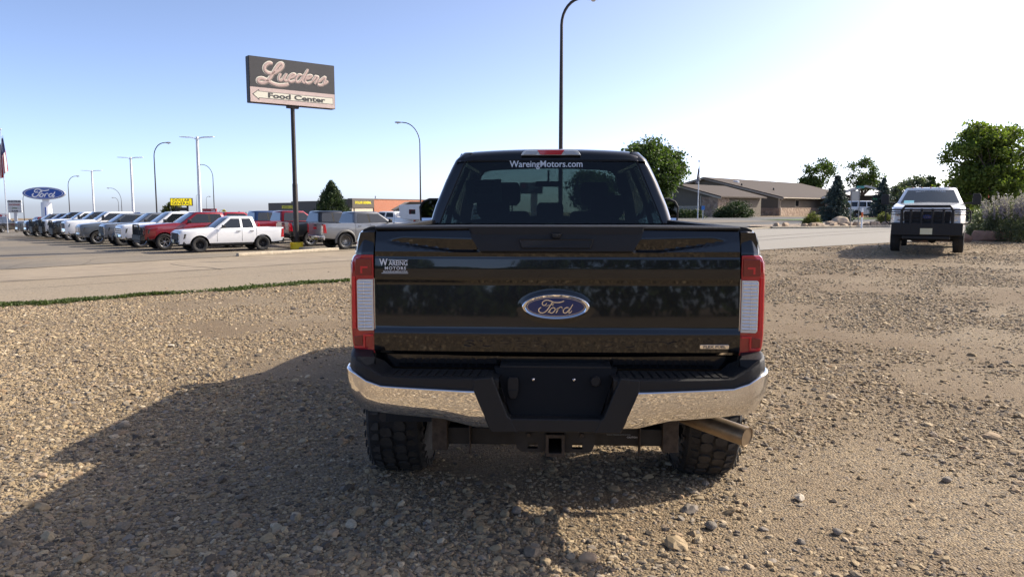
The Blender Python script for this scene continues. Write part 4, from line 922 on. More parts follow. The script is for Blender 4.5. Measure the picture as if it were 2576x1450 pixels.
    for k in range(3 if not chrome_bars else chrome_bars):
        nb = 3 if not chrome_bars else chrome_bars; z = lerp(gz0, gz1, (k+.7)/(nb+.4)); mb = MB(); mb.loft([[(-gw*.98, q, z-.025), (gw*.98, q, z-.025), (gw*.98, q-.002, z+.025), (-gw*.98, q-.002, z+.025)] for q in (yf, yf+.042)]); mb.build('grille_bar', M_chrome if chrome_bars else M_plastic, G, bevel=.01)
    bz0, bz1 = D['sill']-.10, D['hood_f']-.44; bwid = W(bz1, yf-.1)+.015
    mb = MB(); mb.loft([[(u*bwid, yf-.30*abs(u)**3-.22, bz0), (u*bwid, yf-.24*abs(u)**3+.07, bz0+.06), (u*bwid, yf-.24*abs(u)**3+.09, (bz0+bz1)/2), (u*bwid, yf-.24*abs(u)**3+.05, bz1-.005), (u*bwid, yf-.30*abs(u)**3-.18, bz1-.005)] for u in np.linspace(-1, 1, 11)]); FB = mb.build('front_bumper', bumper, V, bevel=.01)
    for s in (-1, 1):
        mb = MB(); mb.lathe([(.0001, yf+.055), (.04, yf+.05), (.05, yf+.02)], 12, 'y', (s*.74*D['hw'], 0, (bz0+bz1)/2+.02)); mb.build('fog_lamp', M_lamp, FB)
    mb = MB(); mb.box(-.5, .5, yf-.02, yf+.093, bz0+.10, bz0+.17); mb.build('lower_intake', M_under, FB)
    # tail
    if not suv:
        tw_ = D['hw']-.12; z0 = D['floor']-.12
        mb = MB(); mb.loft([[(-tw_, q, z0), (tw_, q, z0), (tw_, q, D['rail']), (-tw_, q, D['rail'])] for q in (yr+.05, yr-.012)]); TG_ = mb.build('tailgate', pm, V, bevel=.012)
        mb = MB(); mb.box(-.16, .16, yr-.02, yr, D['rail']-.14, D['rail']-.06); mb.build('tailgate_handle', trim, TG_, bevel=.006)
        mb = MB(); mb.loft([[(-tw_*.9, q, z0+.10), (tw_*.9, q, z0+.10), (tw_*.9, q, z0+.26), (-tw_*.9, q, z0+.26)] for q in (yr-.008, yr-.020)]); mb.build('tailgate_panel', pm, TG_, bevel=.008)
    else:
        mb = MB(); tw_ = D['hw']*.8; mb.loft([[(-tw_, q, .62), (tw_, q, .62), (tw_, q, belt-.08), (-tw_, q, belt-.08)] for q in (yr+.02, yr-.014)]); TG_ = mb.build('tailgate', pm, V, bevel=.02)
    mb = MB(); rz0 = D['sill']-.04; mb.loft([[(u*D['hw']*.97, yr-.13+.13*abs(u)**4, rz0), (u*D['hw']*.97, yr-.16+.14*abs(u)**4, rz0+.08), (u*D['hw']*.97, yr-.15+.14*abs(u)**4, rz0+.2), (u*D['hw']*.97, yr+.06, rz0+.2), (u*D['hw']*.97, yr+.06, rz0)] for u in np.linspace(-1, 1, 9)]); RB = mb.build('rear_bumper', bumper, V, bevel=.01)
    if plate:
        mb = MB(); mb.box(-.15, .15, yf+.09, yf+.10, bz0+.14, bz0+.29); mb.build('number_plate', M_plate, FB)
        mb = MB(); mb.box(-.15, .15, yr-.172, yr-.158, rz0+.03, rz0+.18); mb.build('number_plate', M_plate, RB)
    if cabl:
        for k in range(5):
            mb = MB(); mb.lathe([(.03, 0), (.026, .02), (.012, .032), (.0001, .034)], 8, 'z', ((k-2)*.26, wt_-.05, roof-.022)); mb.build('roof_lamp', M_amber, V)
    mb = MB(); mb.box(-D['hw']*.55, D['hw']*.55, yr+.1, yf-.12, D['sill']-.08, D['floor']-.04); mb.box(-D['hw']*.93, D['hw']*.93, -wb/2+D['r']+.13, wb/2-D['r']-.13, D['sill']-.05, D['floor']-.2); mb.tube([(-D['hw']*.8, -wb/2, D['r']), (D['hw']*.8, -wb/2, D['r'])], .06, 8); mb.tube([(-D['hw']*.8, wb/2, D['r']), (D['hw']*.8, wb/2, D['r'])], .07, 8); mb.lathe([(.0001, -.18), (.12, -.12), (.15, 0), (.12, .12), (.0001, .18)], 10, 'y', (-.15, wb/2, D['r'])); mb.box(-.4, .4, -wb/2+.3, wb/2-.3, D['sill']-.18, D['sill']-.04); mb.build('underbody', M_under, V)
    wheel_set(V, (-wb/2, wb/2), D['hw']*.985-D['tw']/2+(.05 if blocks else .0), D['r'], D['tw'], D['rim'], rimstyle, rimmat, blocks=blocks)
    if guard:
        gy = yf+.16; z1 = D['hood_f']+.06; z0 = bz0+.18
        mb = MB(); hwid = D['hw']
        mb.box(-hwid*.93, hwid*.93, yf-.02, gy+.03, bz0+.02, bz1+.01); mb.box(-.62*hwid, .62*hwid, yf-.1, gy-.01, bz0-.10, bz0+.019); GU = mb.build('grille_guard', M_plastic, V, bevel=.03)
        def bar(pts, r_=.026): m_ = MB(); m_.tube(pts, r_, 8); m_.build('guard_bar', M_plastic, GU)
        bar([(-.66*hwid, gy, z0), (-.66*hwid, gy, z1-.12), (-.58*hwid, gy, z1), (.58*hwid, gy, z1), (.66*hwid, gy, z1-.12), (.66*hwid, gy, z0)], .042)
        for q in (-.42, -.14, .14, .42): bar([(q*hwid, gy, z0), (q*hwid, gy, z1-.07)], .034)
        bar([(-.66*hwid, gy, z1-.10), (.66*hwid, gy, z1-.10)], .022)
        for s in (-1, 1):
            bar([(s*.66*hwid, gy, z1-.10), (s*1.06*hwid, gy-.10, z1-.10), (s*1.10*hwid, gy-.16, z1-.16), (s*1.10*hwid, gy-.16, bz1+.05), (s*1.02*hwid, gy-.10, bz1-.02), (s*.66*hwid, gy, bz1-.02)], .022)
            for zz in (.34, .48): bar([(s*.66*hwid, gy, lerp(z1, bz1, zz)), (s*1.08*hwid, gy-.13, lerp(z1, bz1, zz))], .014)
    return V, dict(yf=yf, yr=yr, W=W, G=G, WS=WS, FB=FB, TG=TG_, bz0=bz0, bz1=bz1, gz0=gz0, gz1=gz1)

HD = (-CR, -SR)          # noses along the row in the car park
HR = (CR, SR)
def lot_pos(s_front_wheel, n, D): return sn(s_front_wheel+D['wb']/2, n)
rowg = 'pickups parked nose out in the dealership row'
c_white = pal('white_paint', (.82, .82, .81)); c_red = pal('red_metallic_paint', (.26, .008, .014), .35, .3); c_grey = pal('grey_paint', (.17, .18, .195), .35, .35); c_dgrey = pal('dark_grey_paint', (.045, .05, .058), .4, .35)
c_blk = pal('gloss_black_paint', (.008, .009, .011), .2, .3); c_silver = pal('silver_paint', (.17, .175, .185), .45, .35); c_navy = pal('navy_paint', (.012, .022, .06), .4, .35); c_maroon = pal('maroon_paint', (.06, .006, .012), .3, .35); c_blue = pal('blue_paint', (.02, .05, .14), .4, .35)
M_black_alloy = mat('black_machined_alloy', (.025, .025, .027), .3, .7)
V, q = vehicle('compact_pickup', 'white compact pickup with black wheels, nearest in the dealership row', 'pickup truck', rowg, lot_pos(10.95, 38.9, CMP), HD, CMP, c_white, 'ten', M_black_alloy, plate=True)
vehicle('pickup_truck', 'red pickup with black brush guard behind the white compact pickup', 'pickup truck', rowg, lot_pos(10.2, 42.4, BIG), HD, BIG, c_red, 'six', M_alloy, blocks=True, guard=True, plate=True)
vehicle('pickup_truck', 'white pickup with chrome grille and bumper between the red and the flared grey pickups', 'pickup truck', rowg, lot_pos(9.9, 46.0, BIG), HD, BIG, c_white, 'five', M_chrome_soft, grille=M_chrome_soft, bumper=M_chrome, plate=True)
vehicle('pickup_truck', 'light grey off-road pickup with black flared wheel arches and knobbly tyres', 'pickup truck', rowg, lot_pos(9.8, 50.0, BIG), HD, dict(BIG, r=.44, hw=1.03), c_grey, 'six', M_black_alloy, flare=c_dgrey, blocks=True, plate=True)
vehicle('pickup_truck', 'slate grey pickup with chrome grille bars and bright wheels', 'pickup truck', rowg, lot_pos(9.2, 54.2, BIG), HD, BIG, pal('slate_paint', (.12, .135, .15), .35, .35), 'six', M_chrome_soft, grille=M_plastic, chrome_bars=4, bumper=c_grey)
vehicle('pickup_truck', 'white pickup with chrome bumper beside the slate grey one', 'pickup truck', rowg, lot_pos(9.0, 58.2, SD), HD, SD, c_white, 'six', M_alloy, bumper=M_chrome, grille=M_plastic)
vehicle('pickup_truck', 'charcoal heavy pickup with black brush guard over its headlamps', 'pickup truck', rowg, lot_pos(9.0, 62.6, SD), HD, SD, c_dgrey, 'five', M_alloy, guard=True)
vehicle('pickup_truck', 'white bonneted heavy pickup squeezed between two dark guarded pickups', 'pickup truck', rowg, lot_pos(8.8, 66.2, SD), HD, SD, c_white, 'five', M_alloy, guard=True)
vehicle('pickup_truck', 'black pickup with heavy brush guard far down the row', 'pickup truck', rowg, lot_pos(8.6, 70.0, SD), HD, SD, c_blk, 'five', M_alloy, guard=True)
vehicle('pickup_truck', 'dark blue pickup with chrome grille near the far end of the row', 'pickup truck', rowg, lot_pos(8.4, 74.0, BIG), HD, BIG, c_navy, 'five', M_alloy, bumper=M_chrome, chrome_bars=3)
vehicle('pickup_truck', 'silver pickup with chrome bumper at the far end of the row', 'pickup truck', rowg, lot_pos(8.2, 78.2, BIG), HD, BIG, c_silver, 'five', M_alloy, bumper=M_chrome)
backg = 'pickups parked tail out behind the sign pole'
def back_pos(s_rear_wheel, n, D): return sn(s_rear_wheel+D['wb']/2, n)
V, q = vehicle('pickup_truck', 'silver pickup seen from its tail, right of the yellow pole base', 'pickup truck', backg, back_pos(17.75, 37.2, BIG), HR, dict(BIG, hw=1.02, r=.42, rim=.28), c_silver, 'split', mat('machined_alloy', (.30, .30, .30), .3, .9), bumper=M_chrome_soft, flare=mat('grey_arch_trim', (.10, .095, .09), .55), plate=True)
text('tailgate_lettering', 'GMC', .16, M_red_bright, q['TG'], (0, q['yr']-.020, 1.10), depth=.006, bold=.006, sx=1.3)
vehicle('pickup_truck', 'black pickup directly behind the sign pole with tall red tail lamps', 'pickup truck', backg, back_pos(17.6, 41.2, BIG), HR, BIG, c_blk, 'five', M_alloy, bumper=M_plastic)
vehicle('pickup_truck', 'deep red crew cab pickup seen over the white compact one\'s bed', 'pickup truck', backg, back_pos(16.9, 45.0, BIG), HR, dict(BIG, roof=2.0), c_red, 'five', M_alloy, bumper=M_chrome)
vehicle('pickup_truck', 'blue pickup cab left of the sign pole', 'pickup truck', backg, back_pos(17.0, 49.6, BIG), HR, BIG, c_blue, 'five', M_alloy)
vehicle('pickup_truck', 'bright red pickup tail showing behind the white compact cab', 'pickup truck', backg, back_pos(16.4, 54.0, BIG), HR, BIG, pal('bright_red_paint', (.42, .012, .02), .2, .35), 'five', M_alloy)
vehicle('sport_utility_vehicle', 'white utility roof with rails showing behind the bright red pickup', 'suv', None, back_pos(17.5, 58.5, SUV), HR, SUV, c_white, 'five', M_alloy)
vehicle('pickup_truck', 'white pickup parked ahead of the horse trailer', 'pickup truck', None, (-9.95, 60.0), (-.93, .36), dict(BIG, roof=1.8), c_white, 'five', M_alloy)
# far left
vehicle('sport_utility_vehicle', 'black utility with white bumper at the far left edge', 'suv', None, (-60.6, 90.0), (-.12, .99), SUV, c_blk, 'five', M_alloy, bumper=c_white, plate=True)
vehicle('pickup_truck', 'red pickup standing right of the black utility', 'pickup truck', None, (-60.5, 97.5), (-.75, .66), BIG, c_red, 'five', M_alloy)
vehicle('sport_utility_vehicle', 'maroon wagon standing behind the silver end pickup', 'suv', None, (-58.0, 103.0), (-.3, .95), SUV, c_maroon, 'five', M_alloy)
vehicle('pickup_truck', 'grey pickup parked beyond the maroon wagon', 'pickup truck', None, (-66.5, 112.0), (-.9, .43), BIG, c_white, 'five', M_alloy)
# right
vehicle('sport_utility_vehicle', 'white full-size utility parked by the bank behind the boulder', 'suv', None, (41.8, 88.5), (.97, -.24), SUV, c_white, 'five', M_chrome_soft)
fx, fy = at(2337, 640, 24.6)[:2]
V, q = vehicle('pickup_truck', 'white heavy pickup with black grille guard facing the camera on the gravel', 'pickup truck', None, (13.95, 25.35), (-.50, -.866), SD, c_white, 'five', M_black_alloy, guard=True, plate=True, cabl=True)
yf = q['yf']
text('screen_lettering', 'WAREING MOTORS', .095, M_white, q['WS'], (0, SD['wtop']+.215, SD['roof']-.150), rot=(R(90)-R(38), 0, math.pi), depth=.001, bold=.001)
mb = MB(); mb.loft([[(x, lerp(SD['cowl'], SD['wtop'], v)+.05+dy_, lerp(SD['belt'], SD['roof']-.055, v)) for x, v in ((.44, .12), (.74, .10), (.72, .30), (.44, .30))] for dy_ in (.03, .034)]); mb.build('dealer_card', mat('blue_card', (.16, .45, .55), .7), V)
mb = MB(); mb.prism(ellipse(.15, .06, 24, 0, (q['gz0']+q['gz1'])/2+.01), 'y', yf+.03, yf+.065); BG = mb.build('badge', M_blue_badge, V)
mb = MB(); ford_script(mb, .00016, 0, .006, 0, 0, 1.1); o = mb.build('badge_script', M_chrome, BG); o.location = (0, yf+.068, (q['gz0']+q['gz1'])/2+.01); o.rotation_euler = (0, 0, math.pi)
mb = MB(); mb.box(-.16, .16, yf+.192, yf+.20, q['bz0']+.06, q['bz0']+.24); mb.build('number_plate', M_plate, V)
# horse trailer --------------------------------------------------
TR = empty('horse_trailer', (-5.1, 57.6, hgt(-5.1, 57.6)-.32), R(78)); tag(TR, 'white gooseneck horse trailer beyond the silver pickup', 'trailer')
M_tr = mat('trailer_white', (.66, .67, .66), .45, .1, noise=.06, nscale=3)
mb = MB(); mb.box(-1.0, 1.0, -3.5, 1.4, .45, 2.45); mb.loft([[(-1.0, y, z0), (1.0, y, z0), (1.0, y, 2.45), (-1.0, y, 2.45)] for y, z0 in ((1.4, 1.3), (3.0, 1.35), (3.3, 1.6))]); mb.build('trailer_body', M_tr, TR, bevel=.05)
for s in (-1, 1):
    for k in range(7): mb = MB(); mb.box(min(s*.9, s*1.006), max(s*.9, s*1.006), -3.2+k*.42, -2.92+k*.42, 1.98, 2.10); mb.build('slat_opening', M_under, TR)
    for k in range(7): mb = MB(); mb.box(min(s*.9, s*1.006), max(s*.9, s*1.006), -3.2+k*.42, -2.92+k*.42, 1.74, 1.86); mb.build('slat_opening', M_under, TR)
    mb = MB(); mb.box(min(s*.9, s*1.008), max(s*.9, s*1.008), .05, .55, 1.6, 2.05); mb.build('trailer_window', M_dark_glass, TR)
    mb = MB(); mb.box(min(s*.9, s*1.008), max(s*.9, s*1.008), 2.0, 2.5, 1.75, 2.1); mb.build('trailer_window', M_dark_glass, TR)
    for k in range(6): mb = MB(); mb.box(min(s*.9, s*1.01), max(s*.9, s*1.01), -3.4, -.2, .6+k*.18, .62+k*.18); mb.build('side_rib', M_tr, TR)
wheel_set(TR, (-2.2, -1.4), .9, .34, .22, .2, 'steel', M_alloy)
# ------------------------------------------------------------------ signs, lamps, flags
M_post = mat('brown_steel_post', (.035, .028, .024), .55, .3, noise=.3, nscale=4)
M_whitepost = mat('white_steel_post', (.74, .75, .76), .4)
M_lampglass = mat('lamp_glass', (.55, .55, .52), .25)
M_signdark = mat('sign_charcoal', (.055, .052, .050), .5, noise=.08, nscale=2)
M_signpink = mat('sign_faded_pink', (.60, .47, .42), .6, noise=.06, nscale=3)
M_signcream = mat('sign_cream', (.76, .72, .58), .6)
M_yellow = mat('yellow_enamel', (.90, .60, .008), .6, noise=.12, nscale=9)
M_signyellow = mat('sign_yellow', (.85, .72, .03), .5)
M_signred = mat('sign_red', (.30, .02, .03), .5)
M_blue = mat('sign_blue', (.018, .075, .34), .35)
M_silver = mat('sign_silver', (.5, .52, .55), .4, .5)
def gz(x, y): return hgt(x, y)
def base_at(px, Y): x = (px-CX)/FPX*Y/ (math.cos(PITCH)) ; return x
def ground_xy(px, Y):
    """world x of pixel column px for something standing on the ground at distance Y"""
    for _ in range(6):
        x = (px-CX)/FPX*Y; z = hgt(x, Y)-CAM_Z
        depth = Y*math.cos(PITCH)-z*math.sin(PITCH); x = (px-CX)/FPX*depth
    return x
# food centre pylon
sx_, sy_ = sn(15.9, 38.2); sz = hgt(sx_, sy_)
S = empty('pylon_sign', (sx_, sy_, sz), R(38.5)); tag(S, 'tall charcoal and pink food centre sign on a brown pole', 'sign')
ztop, zbot = 9.12-sz, 6.86-sz; w2, hgt2 = 2.28, ztop-zbot
mb = MB(); mb.box(-w2, w2, -.22, .22, zbot, ztop); SC = mb.build('sign_cabinet', M_post, S, bevel=.02)
def uv(u, v): return (lerp(-w2+.03, w2-.03, u), lerp(zbot+.03, ztop-.03, v))
mb = MB(); mb.prism([uv(0, .334), uv(1, .334), uv(1, 1), uv(0, 1)], 'y', -.226, -.20); mb.build('upper_face', M_signdark, SC)
mb = MB(); mb.prism([uv(0, 0), uv(1, 0), uv(1, .332), uv(0, .332)], 'y', -.226, -.20); mb.build('lower_face', M_signpink, SC)
AR = [(.022,.172),(.098,.291),(.098,.248),(.981,.248),(.981,.094),(.098,.094),(.098,.047)]
mb = MB(); mb.prism([uv(*p) for p in AR], 'y', -.229, -.222); mb.build('arrow_outline', M_signdark, SC)
AR2 = [(.034,.172),(.091,.262),(.091,.238),(.976,.238),(.976,.104),(.091,.104),(.091,.076)]
mb = MB(); mb.prism([uv(*p) for p in AR2], 'y', -.232, -.224); mb.build('arrow', M_signcream, SC)
text('lettering', 'Food Center', .34, M_signdark, SC, (uv(.535, 0)[0], -.234, uv(0, .168)[1]), depth=.003, bold=.012, sx=1.72)
LU = [[(0.261,0.886),(0.219,0.887),(0.179,0.826),(0.168,0.744),(0.196,0.676),(0.246,0.662),(0.295,0.703),(0.345,0.775),(0.378,0.858),(0.37,0.911),(0.339,0.895),(0.307,0.818),(0.271,0.7),(0.231,0.57),(0.181,0.467),(0.132,0.43),(0.091,0.458),(0.099,0.511),(0.141,0.532),(0.194,0.498),(0.258,0.441),(0.324,0.417),(0.398,0.437),(0.442,0.474)],
[(0.355,0.691),(0.328,0.586),(0.336,0.524),(0.374,0.568),(0.417,0.7)],[(0.426,0.702),(0.393,0.589),(0.397,0.532),(0.432,0.552),(0.461,0.605)],
[(0.451,0.597),(0.496,0.642),(0.522,0.695),(0.494,0.704),(0.456,0.645),(0.438,0.559),(0.468,0.522),(0.525,0.573)],[(0.604,0.702),(0.566,0.697),(0.533,0.621),(0.531,0.536),(0.569,0.549),(0.609,0.65),(0.64,0.74)],
[(0.679,0.858),(0.639,0.716),(0.604,0.578),(0.625,0.533),(0.649,0.588)],[(0.646,0.612),(0.692,0.655),(0.72,0.709),(0.69,0.71),(0.654,0.655),(0.639,0.568),(0.67,0.528),(0.722,0.579)],
[(0.722,0.579),(0.757,0.666),(0.767,0.704),(0.799,0.694),(0.778,0.617),(0.753,0.526)],[(0.787,0.565),(0.834,0.642),(0.885,0.713),(0.88,0.64),(0.858,0.539),(0.812,0.511),(0.786,0.535)],[(0.858,0.539),(0.899,0.59),(0.92,0.643)]]
for nm, w_, y_, m_, d_ in (('script_outline', .205, -.231, M_signcream, (.0, .0)), ('script_shadow', .168, -.235, mat('sign_taupe', (.20, .165, .145), .6), (.014, -.016)), ('script', .122, -.239, mat('sign_script_pink', (.52, .38, .33), .6), (0, .006))):
    mb = MB()
    for k, st in enumerate(LU): stroke(mb, [(uv(*p)[0]+d_[0], uv(*p)[1]+d_[1]) for p in st], w_*(1.15 if k == 0 else .84), y_-.0004*k, .006, 6)
    mb.build(nm, m_, SC, angle=60)
mb = MB(); mb.lathe([(.135, -.1), (.135, 3.4), (.115, 3.45), (.105, zbot+.1)], 16, 'z'); mb.box(-.3, .3, -.12, .12, zbot-.12, zbot+.005); mb.build('pole', M_post, S)
mb = MB(); mb.lathe([(.34, -.2), (.34, .36), (.325, .385), (.0001, .385)], 24, 'z'); mb.build('pole_base', M_yellow, S)
for a in range(4):
    mb = MB(); c_, s_ = math.cos(a*math.pi/2+.4), math.sin(a*math.pi/2+.4); mb.loft([[(c_*.13, s_*.13, .385), (c_*.26, s_*.26, .385), (c_*.13, s_*.13, .75)], [(c_*.13-s_*.012, s_*.13+c_*.012, .385), (c_*.26-s_*.012, s_*.26+c_*.012, .385), (c_*.13-s_*.012, s_*.13+c_*.012, .75)]]); mb.build('gusset', M_post, S)

def gooseneck(label, px, ytop, Y, pxhead, r0=.10, kr=.9):
    x = ground_xy(px, Y); z0 = hgt(x, Y); zt = at(px, ytop, Y).z; dx = (pxhead-px)/FPX*Y; sgn = 1 if dx > 0 else -1
    ax_ = abs(dx); L = empty('street_lamp', (x, Y, z0)); tag(L, label, 'street lamp', 'curved street lamps'); H_ = zt-z0; rr_ = min(kr*ax_, ax_*.95)
    path = [(0, 0, -.1), (0, 0, H_*.5), (0, 0, H_-rr_*1.25)]
    for k in range(1, 9): t = math.pi/2*k/8; path.append((sgn*rr_*(1-math.cos(t)), 0, H_-rr_*1.25+rr_*1.25*math.sin(t)))
    path.append((sgn*ax_, 0, H_+.03)); rad = [r0, r0*.85, r0*.62]+[r0*.58]*8+[r0*.4]
    mb = MB(); mb.tube(path, rad, 10); mb.build('pole', M_post, L)
    mb = MB(); mb.loft([[(sgn*(ax_-.1+q*.85), .16*w_*math.cos(2*math.pi*k/10), H_+.03+.10*w_*math.sin(2*math.pi*k/10)-(.03 if math.sin(2*math.pi*k/10) < 0 else 0)) for k in range(10)] for q, w_ in ((0, .35), (.25, .8), (.6, 1.0), (.9, .7), (1.0, .2))]); HE = mb.build('lamp_head', M_silver, L)
    mb = MB(); mb.lathe([(.13, 0), (.11, -.07), (.05, -.11), (.0001, -.12)], 12, 'z', (sgn*(ax_+.38), 0, H_-.05)); mb.build('lamp_bowl', M_lampglass, HE)
    mb = MB(); mb.lathe([(r0*2.2, -.1), (r0*2.2, .05), (r0*1.3, .12), (r0, .5)], 12, 'z'); mb.build('base', M_post, L)
gooseneck('tall brown street lamp rising behind the black pickup roof', 1409, -5, 36.0, 1466, .115)
gooseneck('brown street lamp bent left, just left of the black pickup cab', 1059, 308, 92.0, 1013)
gooseneck('dark street lamp bent right above the parked row', 397, 359, 100.0, 427)
gooseneck('street lamp bent left behind the tallest white twin light', 541, 414, 150.0, 513)
gooseneck('street lamp bent right, right of the oval blue sign', 178, 443, 160.0, 199)
gooseneck('slim distant street lamp bent left', 309, 473, 215.0, 281)
gooseneck('smallest distant street lamp bent left', 301, 497, 270.0, 290)
gooseneck('distant street lamp bent right behind the oval blue sign', 63, 485, 190.0, 78)
gooseneck('thin far street lamp right of the oval sign pole', 553, 528, 230.0, 560, .07)
gooseneck('thin far lamp left of the tallest white twin light', 497, 490, 235.0, 501, .07)
gooseneck('thin far lamp right of the tallest white twin light', 522, 494, 235.0, 528, .07)
def twin(label, px, ytop, Y, half):
    x = ground_xy(px, Y); z0 = hgt(x, Y); H_ = at(px, ytop, Y).z-z0; L = empty('car_park_light', (x, Y, z0)); tag(L, label, 'light', 'white twin car park lights')
    mb = MB(); mb.loft([[(-q, -q, z), (q, -q, z), (q, q, z), (-q, q, z)] for q, z in ((.16, -.1), (.13, H_*.5), (.105, H_+.05))]); mb.build('pole', M_whitepost, L, bevel=.02)
    hl = half/FPX*Y
    for s in (-1, 1):
        mb = MB(); mb.loft([[(s*q, -w_, H_+z-t), (s*q, w_, H_+z-t), (s*q, w_*.8, H_+z+t), (s*q, -w_*.8, H_+z+t)] for q, w_, z, t in ((.08, .08, -.22, .05), (.35, .09, -.06, .05), (.7, .2, .0, .05), (hl*.7, .26, .02, .05), (hl, .22, .04, .03))]); mb.build('lamp_arm', M_whitepost, L, bevel=.015)
twin('tallest white twin-headed light, nearest of the three', 506, 345, 80.0, 42)
twin('middle white twin-headed light over the parked row', 338, 396, 112.0, 32)
twin('smallest white twin-headed light, farthest of the three', 239, 429, 150.0, 26)
# oval dealership pylon
Y = 92.0; x = ground_xy(121, Y); z0 = hgt(x, Y); c_ = at(118, 486, Y); S = empty('dealership_sign', (x, Y, z0), R(20)); tag(S, 'blue oval dealership sign on a white double pylon', 'sign')
k = 44/FPX*Y/.95; cz = c_.z-z0; kz = 15.6/FPX*Y
mb = MB(); mb.prism(ellipse(k, kz, 64, -.12, cz), 'y', -.35, .35); OV = mb.build('oval_rim', M_silver, S, bevel=.03)
mb = MB(); mb.prism(ellipse(k*.955, kz*.90, 64, -.12, cz), 'y', -.37, -.34); mb.build('oval_face', M_blue, OV)
mb = MB(); mb.loft([[(xx, y_, zz) for xx, zz in ellipse(k*a, kz*b_, 64, -.12, cz)] for a, b_, y_ in ((.90, .83, -.36), (.90, .83, -.378), (.875, .785, -.378), (.875, .785, -.36))], True, False); mb.build('oval_line', M_white, OV)
mb = MB(); ford_script(mb, k*.00125, -.385, .02, -.12, cz, 1.45); mb.build('script', M_white, OV)
mb = MB(); mb.loft([[(q*math.cos(t)*1.0, q*.55*math.sin(t), z) for t in [2*math.pi*j/20 for j in range(20)]] for q, z in ((.62, -.2), (.58, cz-kz-.35), (.52, cz-kz-.30))]); mb.box(-.35, .35, -.2, .2, cz-kz-.32, cz-kz+.12); PY = mb.build('pylon', M_whitepost, S, angle=50)
mb = MB(); mb.box(-.10, .02, -.36, -.30, -.1, cz-kz-.9); mb.build('pylon_groove', M_blue, PY)
# stacked maker sign
Y = 135.0; x = ground_xy(42, Y); z0 = hgt(x, Y); S = empty('panel_sign', (x, Y, z0), R(15)); tag(S, 'silver four-panel maker sign right of the flagpole', 'sign')
zt, zb = at(42, 503, Y).z-z0, at(42, 535, Y).z-z0; hw_ = 15/FPX*Y
mb = MB(); mb.box(-.25, .25, -.1, .1, -.2, zb+.1); mb.build('post', M_silver, S)
M_tin = [mat('panel_grey', (.42, .45, .48), .5, .2), mat('panel_red_text', (.30, .06, .06), .6), mat('panel_green_text', (.12, .18, .08), .6)]
for k, (tx, m_) in enumerate((('CHRYSLER', M_ink), ('DODGE', M_tin[1]), ('Jeep', M_tin[2]), ('RAM', M_ink))):
    a, b_ = lerp(zt, zb, k/4), lerp(zt, zb, (k+.94)/4); mb = MB(); mb.box(-hw_, hw_, -.25, .25, b_, a); PN = mb.build('panel', M_tin[0], S, bevel=.03)
    text('panel_lettering', tx, (a-b_)*.72, m_, PN, (0, -.26, (a+b_)/2), depth=.01, bold=.01, sx=1.25)
# small red and white sign
Y = 140.0; x = ground_xy(13, Y); z0 = hgt(x, Y); S = empty('box_sign', (x, Y, z0), R(18)); tag(S, 'small white box sign with red bow shape at far left', 'sign')
zt, zb = at(13, 536, Y).z-z0, at(13, 552, Y).z-z0; hw_ = .85
mb = MB(); mb.box(-hw_, hw_, -.25, .25, zb, zt); mb.box(-.12, .12, -.1, .1, -.2, zb+.01); B_ = mb.build('cabinet', M_white, S)
zm = (zt+zb)/2; hh = (zt-zb)*.34
for s in (-1, 1): mb = MB(); mb.prism([(s*.08, zm-hh*.4), (s*.62, zm-hh), (s*.62, zm+hh), (s*.08, zm+hh*.4)], 'y', -.27, -.24); mb.build('red_bow', M_signred, B_)
mb = MB(); mb.prism(ellipse(.3, hh*.5, 20, 0, zm), 'y', -.285, -.26); mb.build('white_oval', M_white, B_)
mb = MB(); mb.box(-hw_, hw_, -.2, .2, zb-.45, zb-.06); mb.build('lower_panel', M_signred, B_)
# yellow store sign
Y = 118.0; x = ground_xy(460, Y); z0 = hgt(x, Y); S = empty('store_sign', (x, Y, z0), R(12)); tag(S, 'yellow store sign on two dark posts above the red pickup', 'sign')
zt, zb = at(460, 498, Y).z-z0, at(460, 517.5, Y).z-z0; hw_ = 25/FPX*Y*1.03
mb = MB(); mb.box(-hw_, -hw_+.08, -.3, .3, zb, zt); mb.box(hw_-.08, hw_, -.3, .3, zb, zt); mb.box(-hw_+.08, hw_-.08, -.3, .3, zb, zb+.08); mb.box(-hw_+.08, hw_-.08, -.3, .3, zt-.08, zt); B_ = mb.build('cabinet', M_post, S)
M_trans = mat('added_glow_yellow', (.90, .76, .03), .4); M_trans.node_tree.nodes['Principled BSDF'].inputs['Emission Color'].default_value = (1, .80, .03, 1); M_trans.node_tree.nodes['Principled BSDF'].inputs['Emission Strength'].default_value = .8; _n = M_trans.node_tree; _t = _n.nodes.new('ShaderNodeBsdfTranslucent'); _t.inputs[0].default_value = (.95, .85, .08, 1); _m = _n.nodes.new('ShaderNodeMixShader'); _m.inputs[0].default_value = .7  # added emission stands in for sunlight coming through the sign face
_n.links.new(_n.nodes['Principled BSDF'].outputs[0], _m.inputs[1]); _n.links.new(_t.outputs[0], _m.inputs[2]); _n.links.new(_m.outputs[0], _n.nodes['Material Output'].inputs[0])
for yy in (-.29, .29): mb = MB(); mb.add([(-hw_+.08, yy, zb+.08), (hw_-.08, yy, zb+.08), (hw_-.08, yy, zt-.08), (-hw_+.08, yy, zt-.08)], [(0, 1, 2, 3)]); mb.build('face', M_trans, B_)
text('lettering', 'DOLLAR', .58, M_ink, B_, (0, -.31, lerp(zb, zt, .70)), depth=.008, bold=.014, sx=1.12); text('lettering', 'GENERAL', .58, M_ink, B_, (0, -.31, lerp(zb, zt, .29)), depth=.008, bold=.014, sx=1.12)
for s in (-1, 1): mb = MB(); mb.box(s*.85-.13, s*.85+.13, -.13, .13, -.3, zb+.01); mb.build('post', M_post, S)
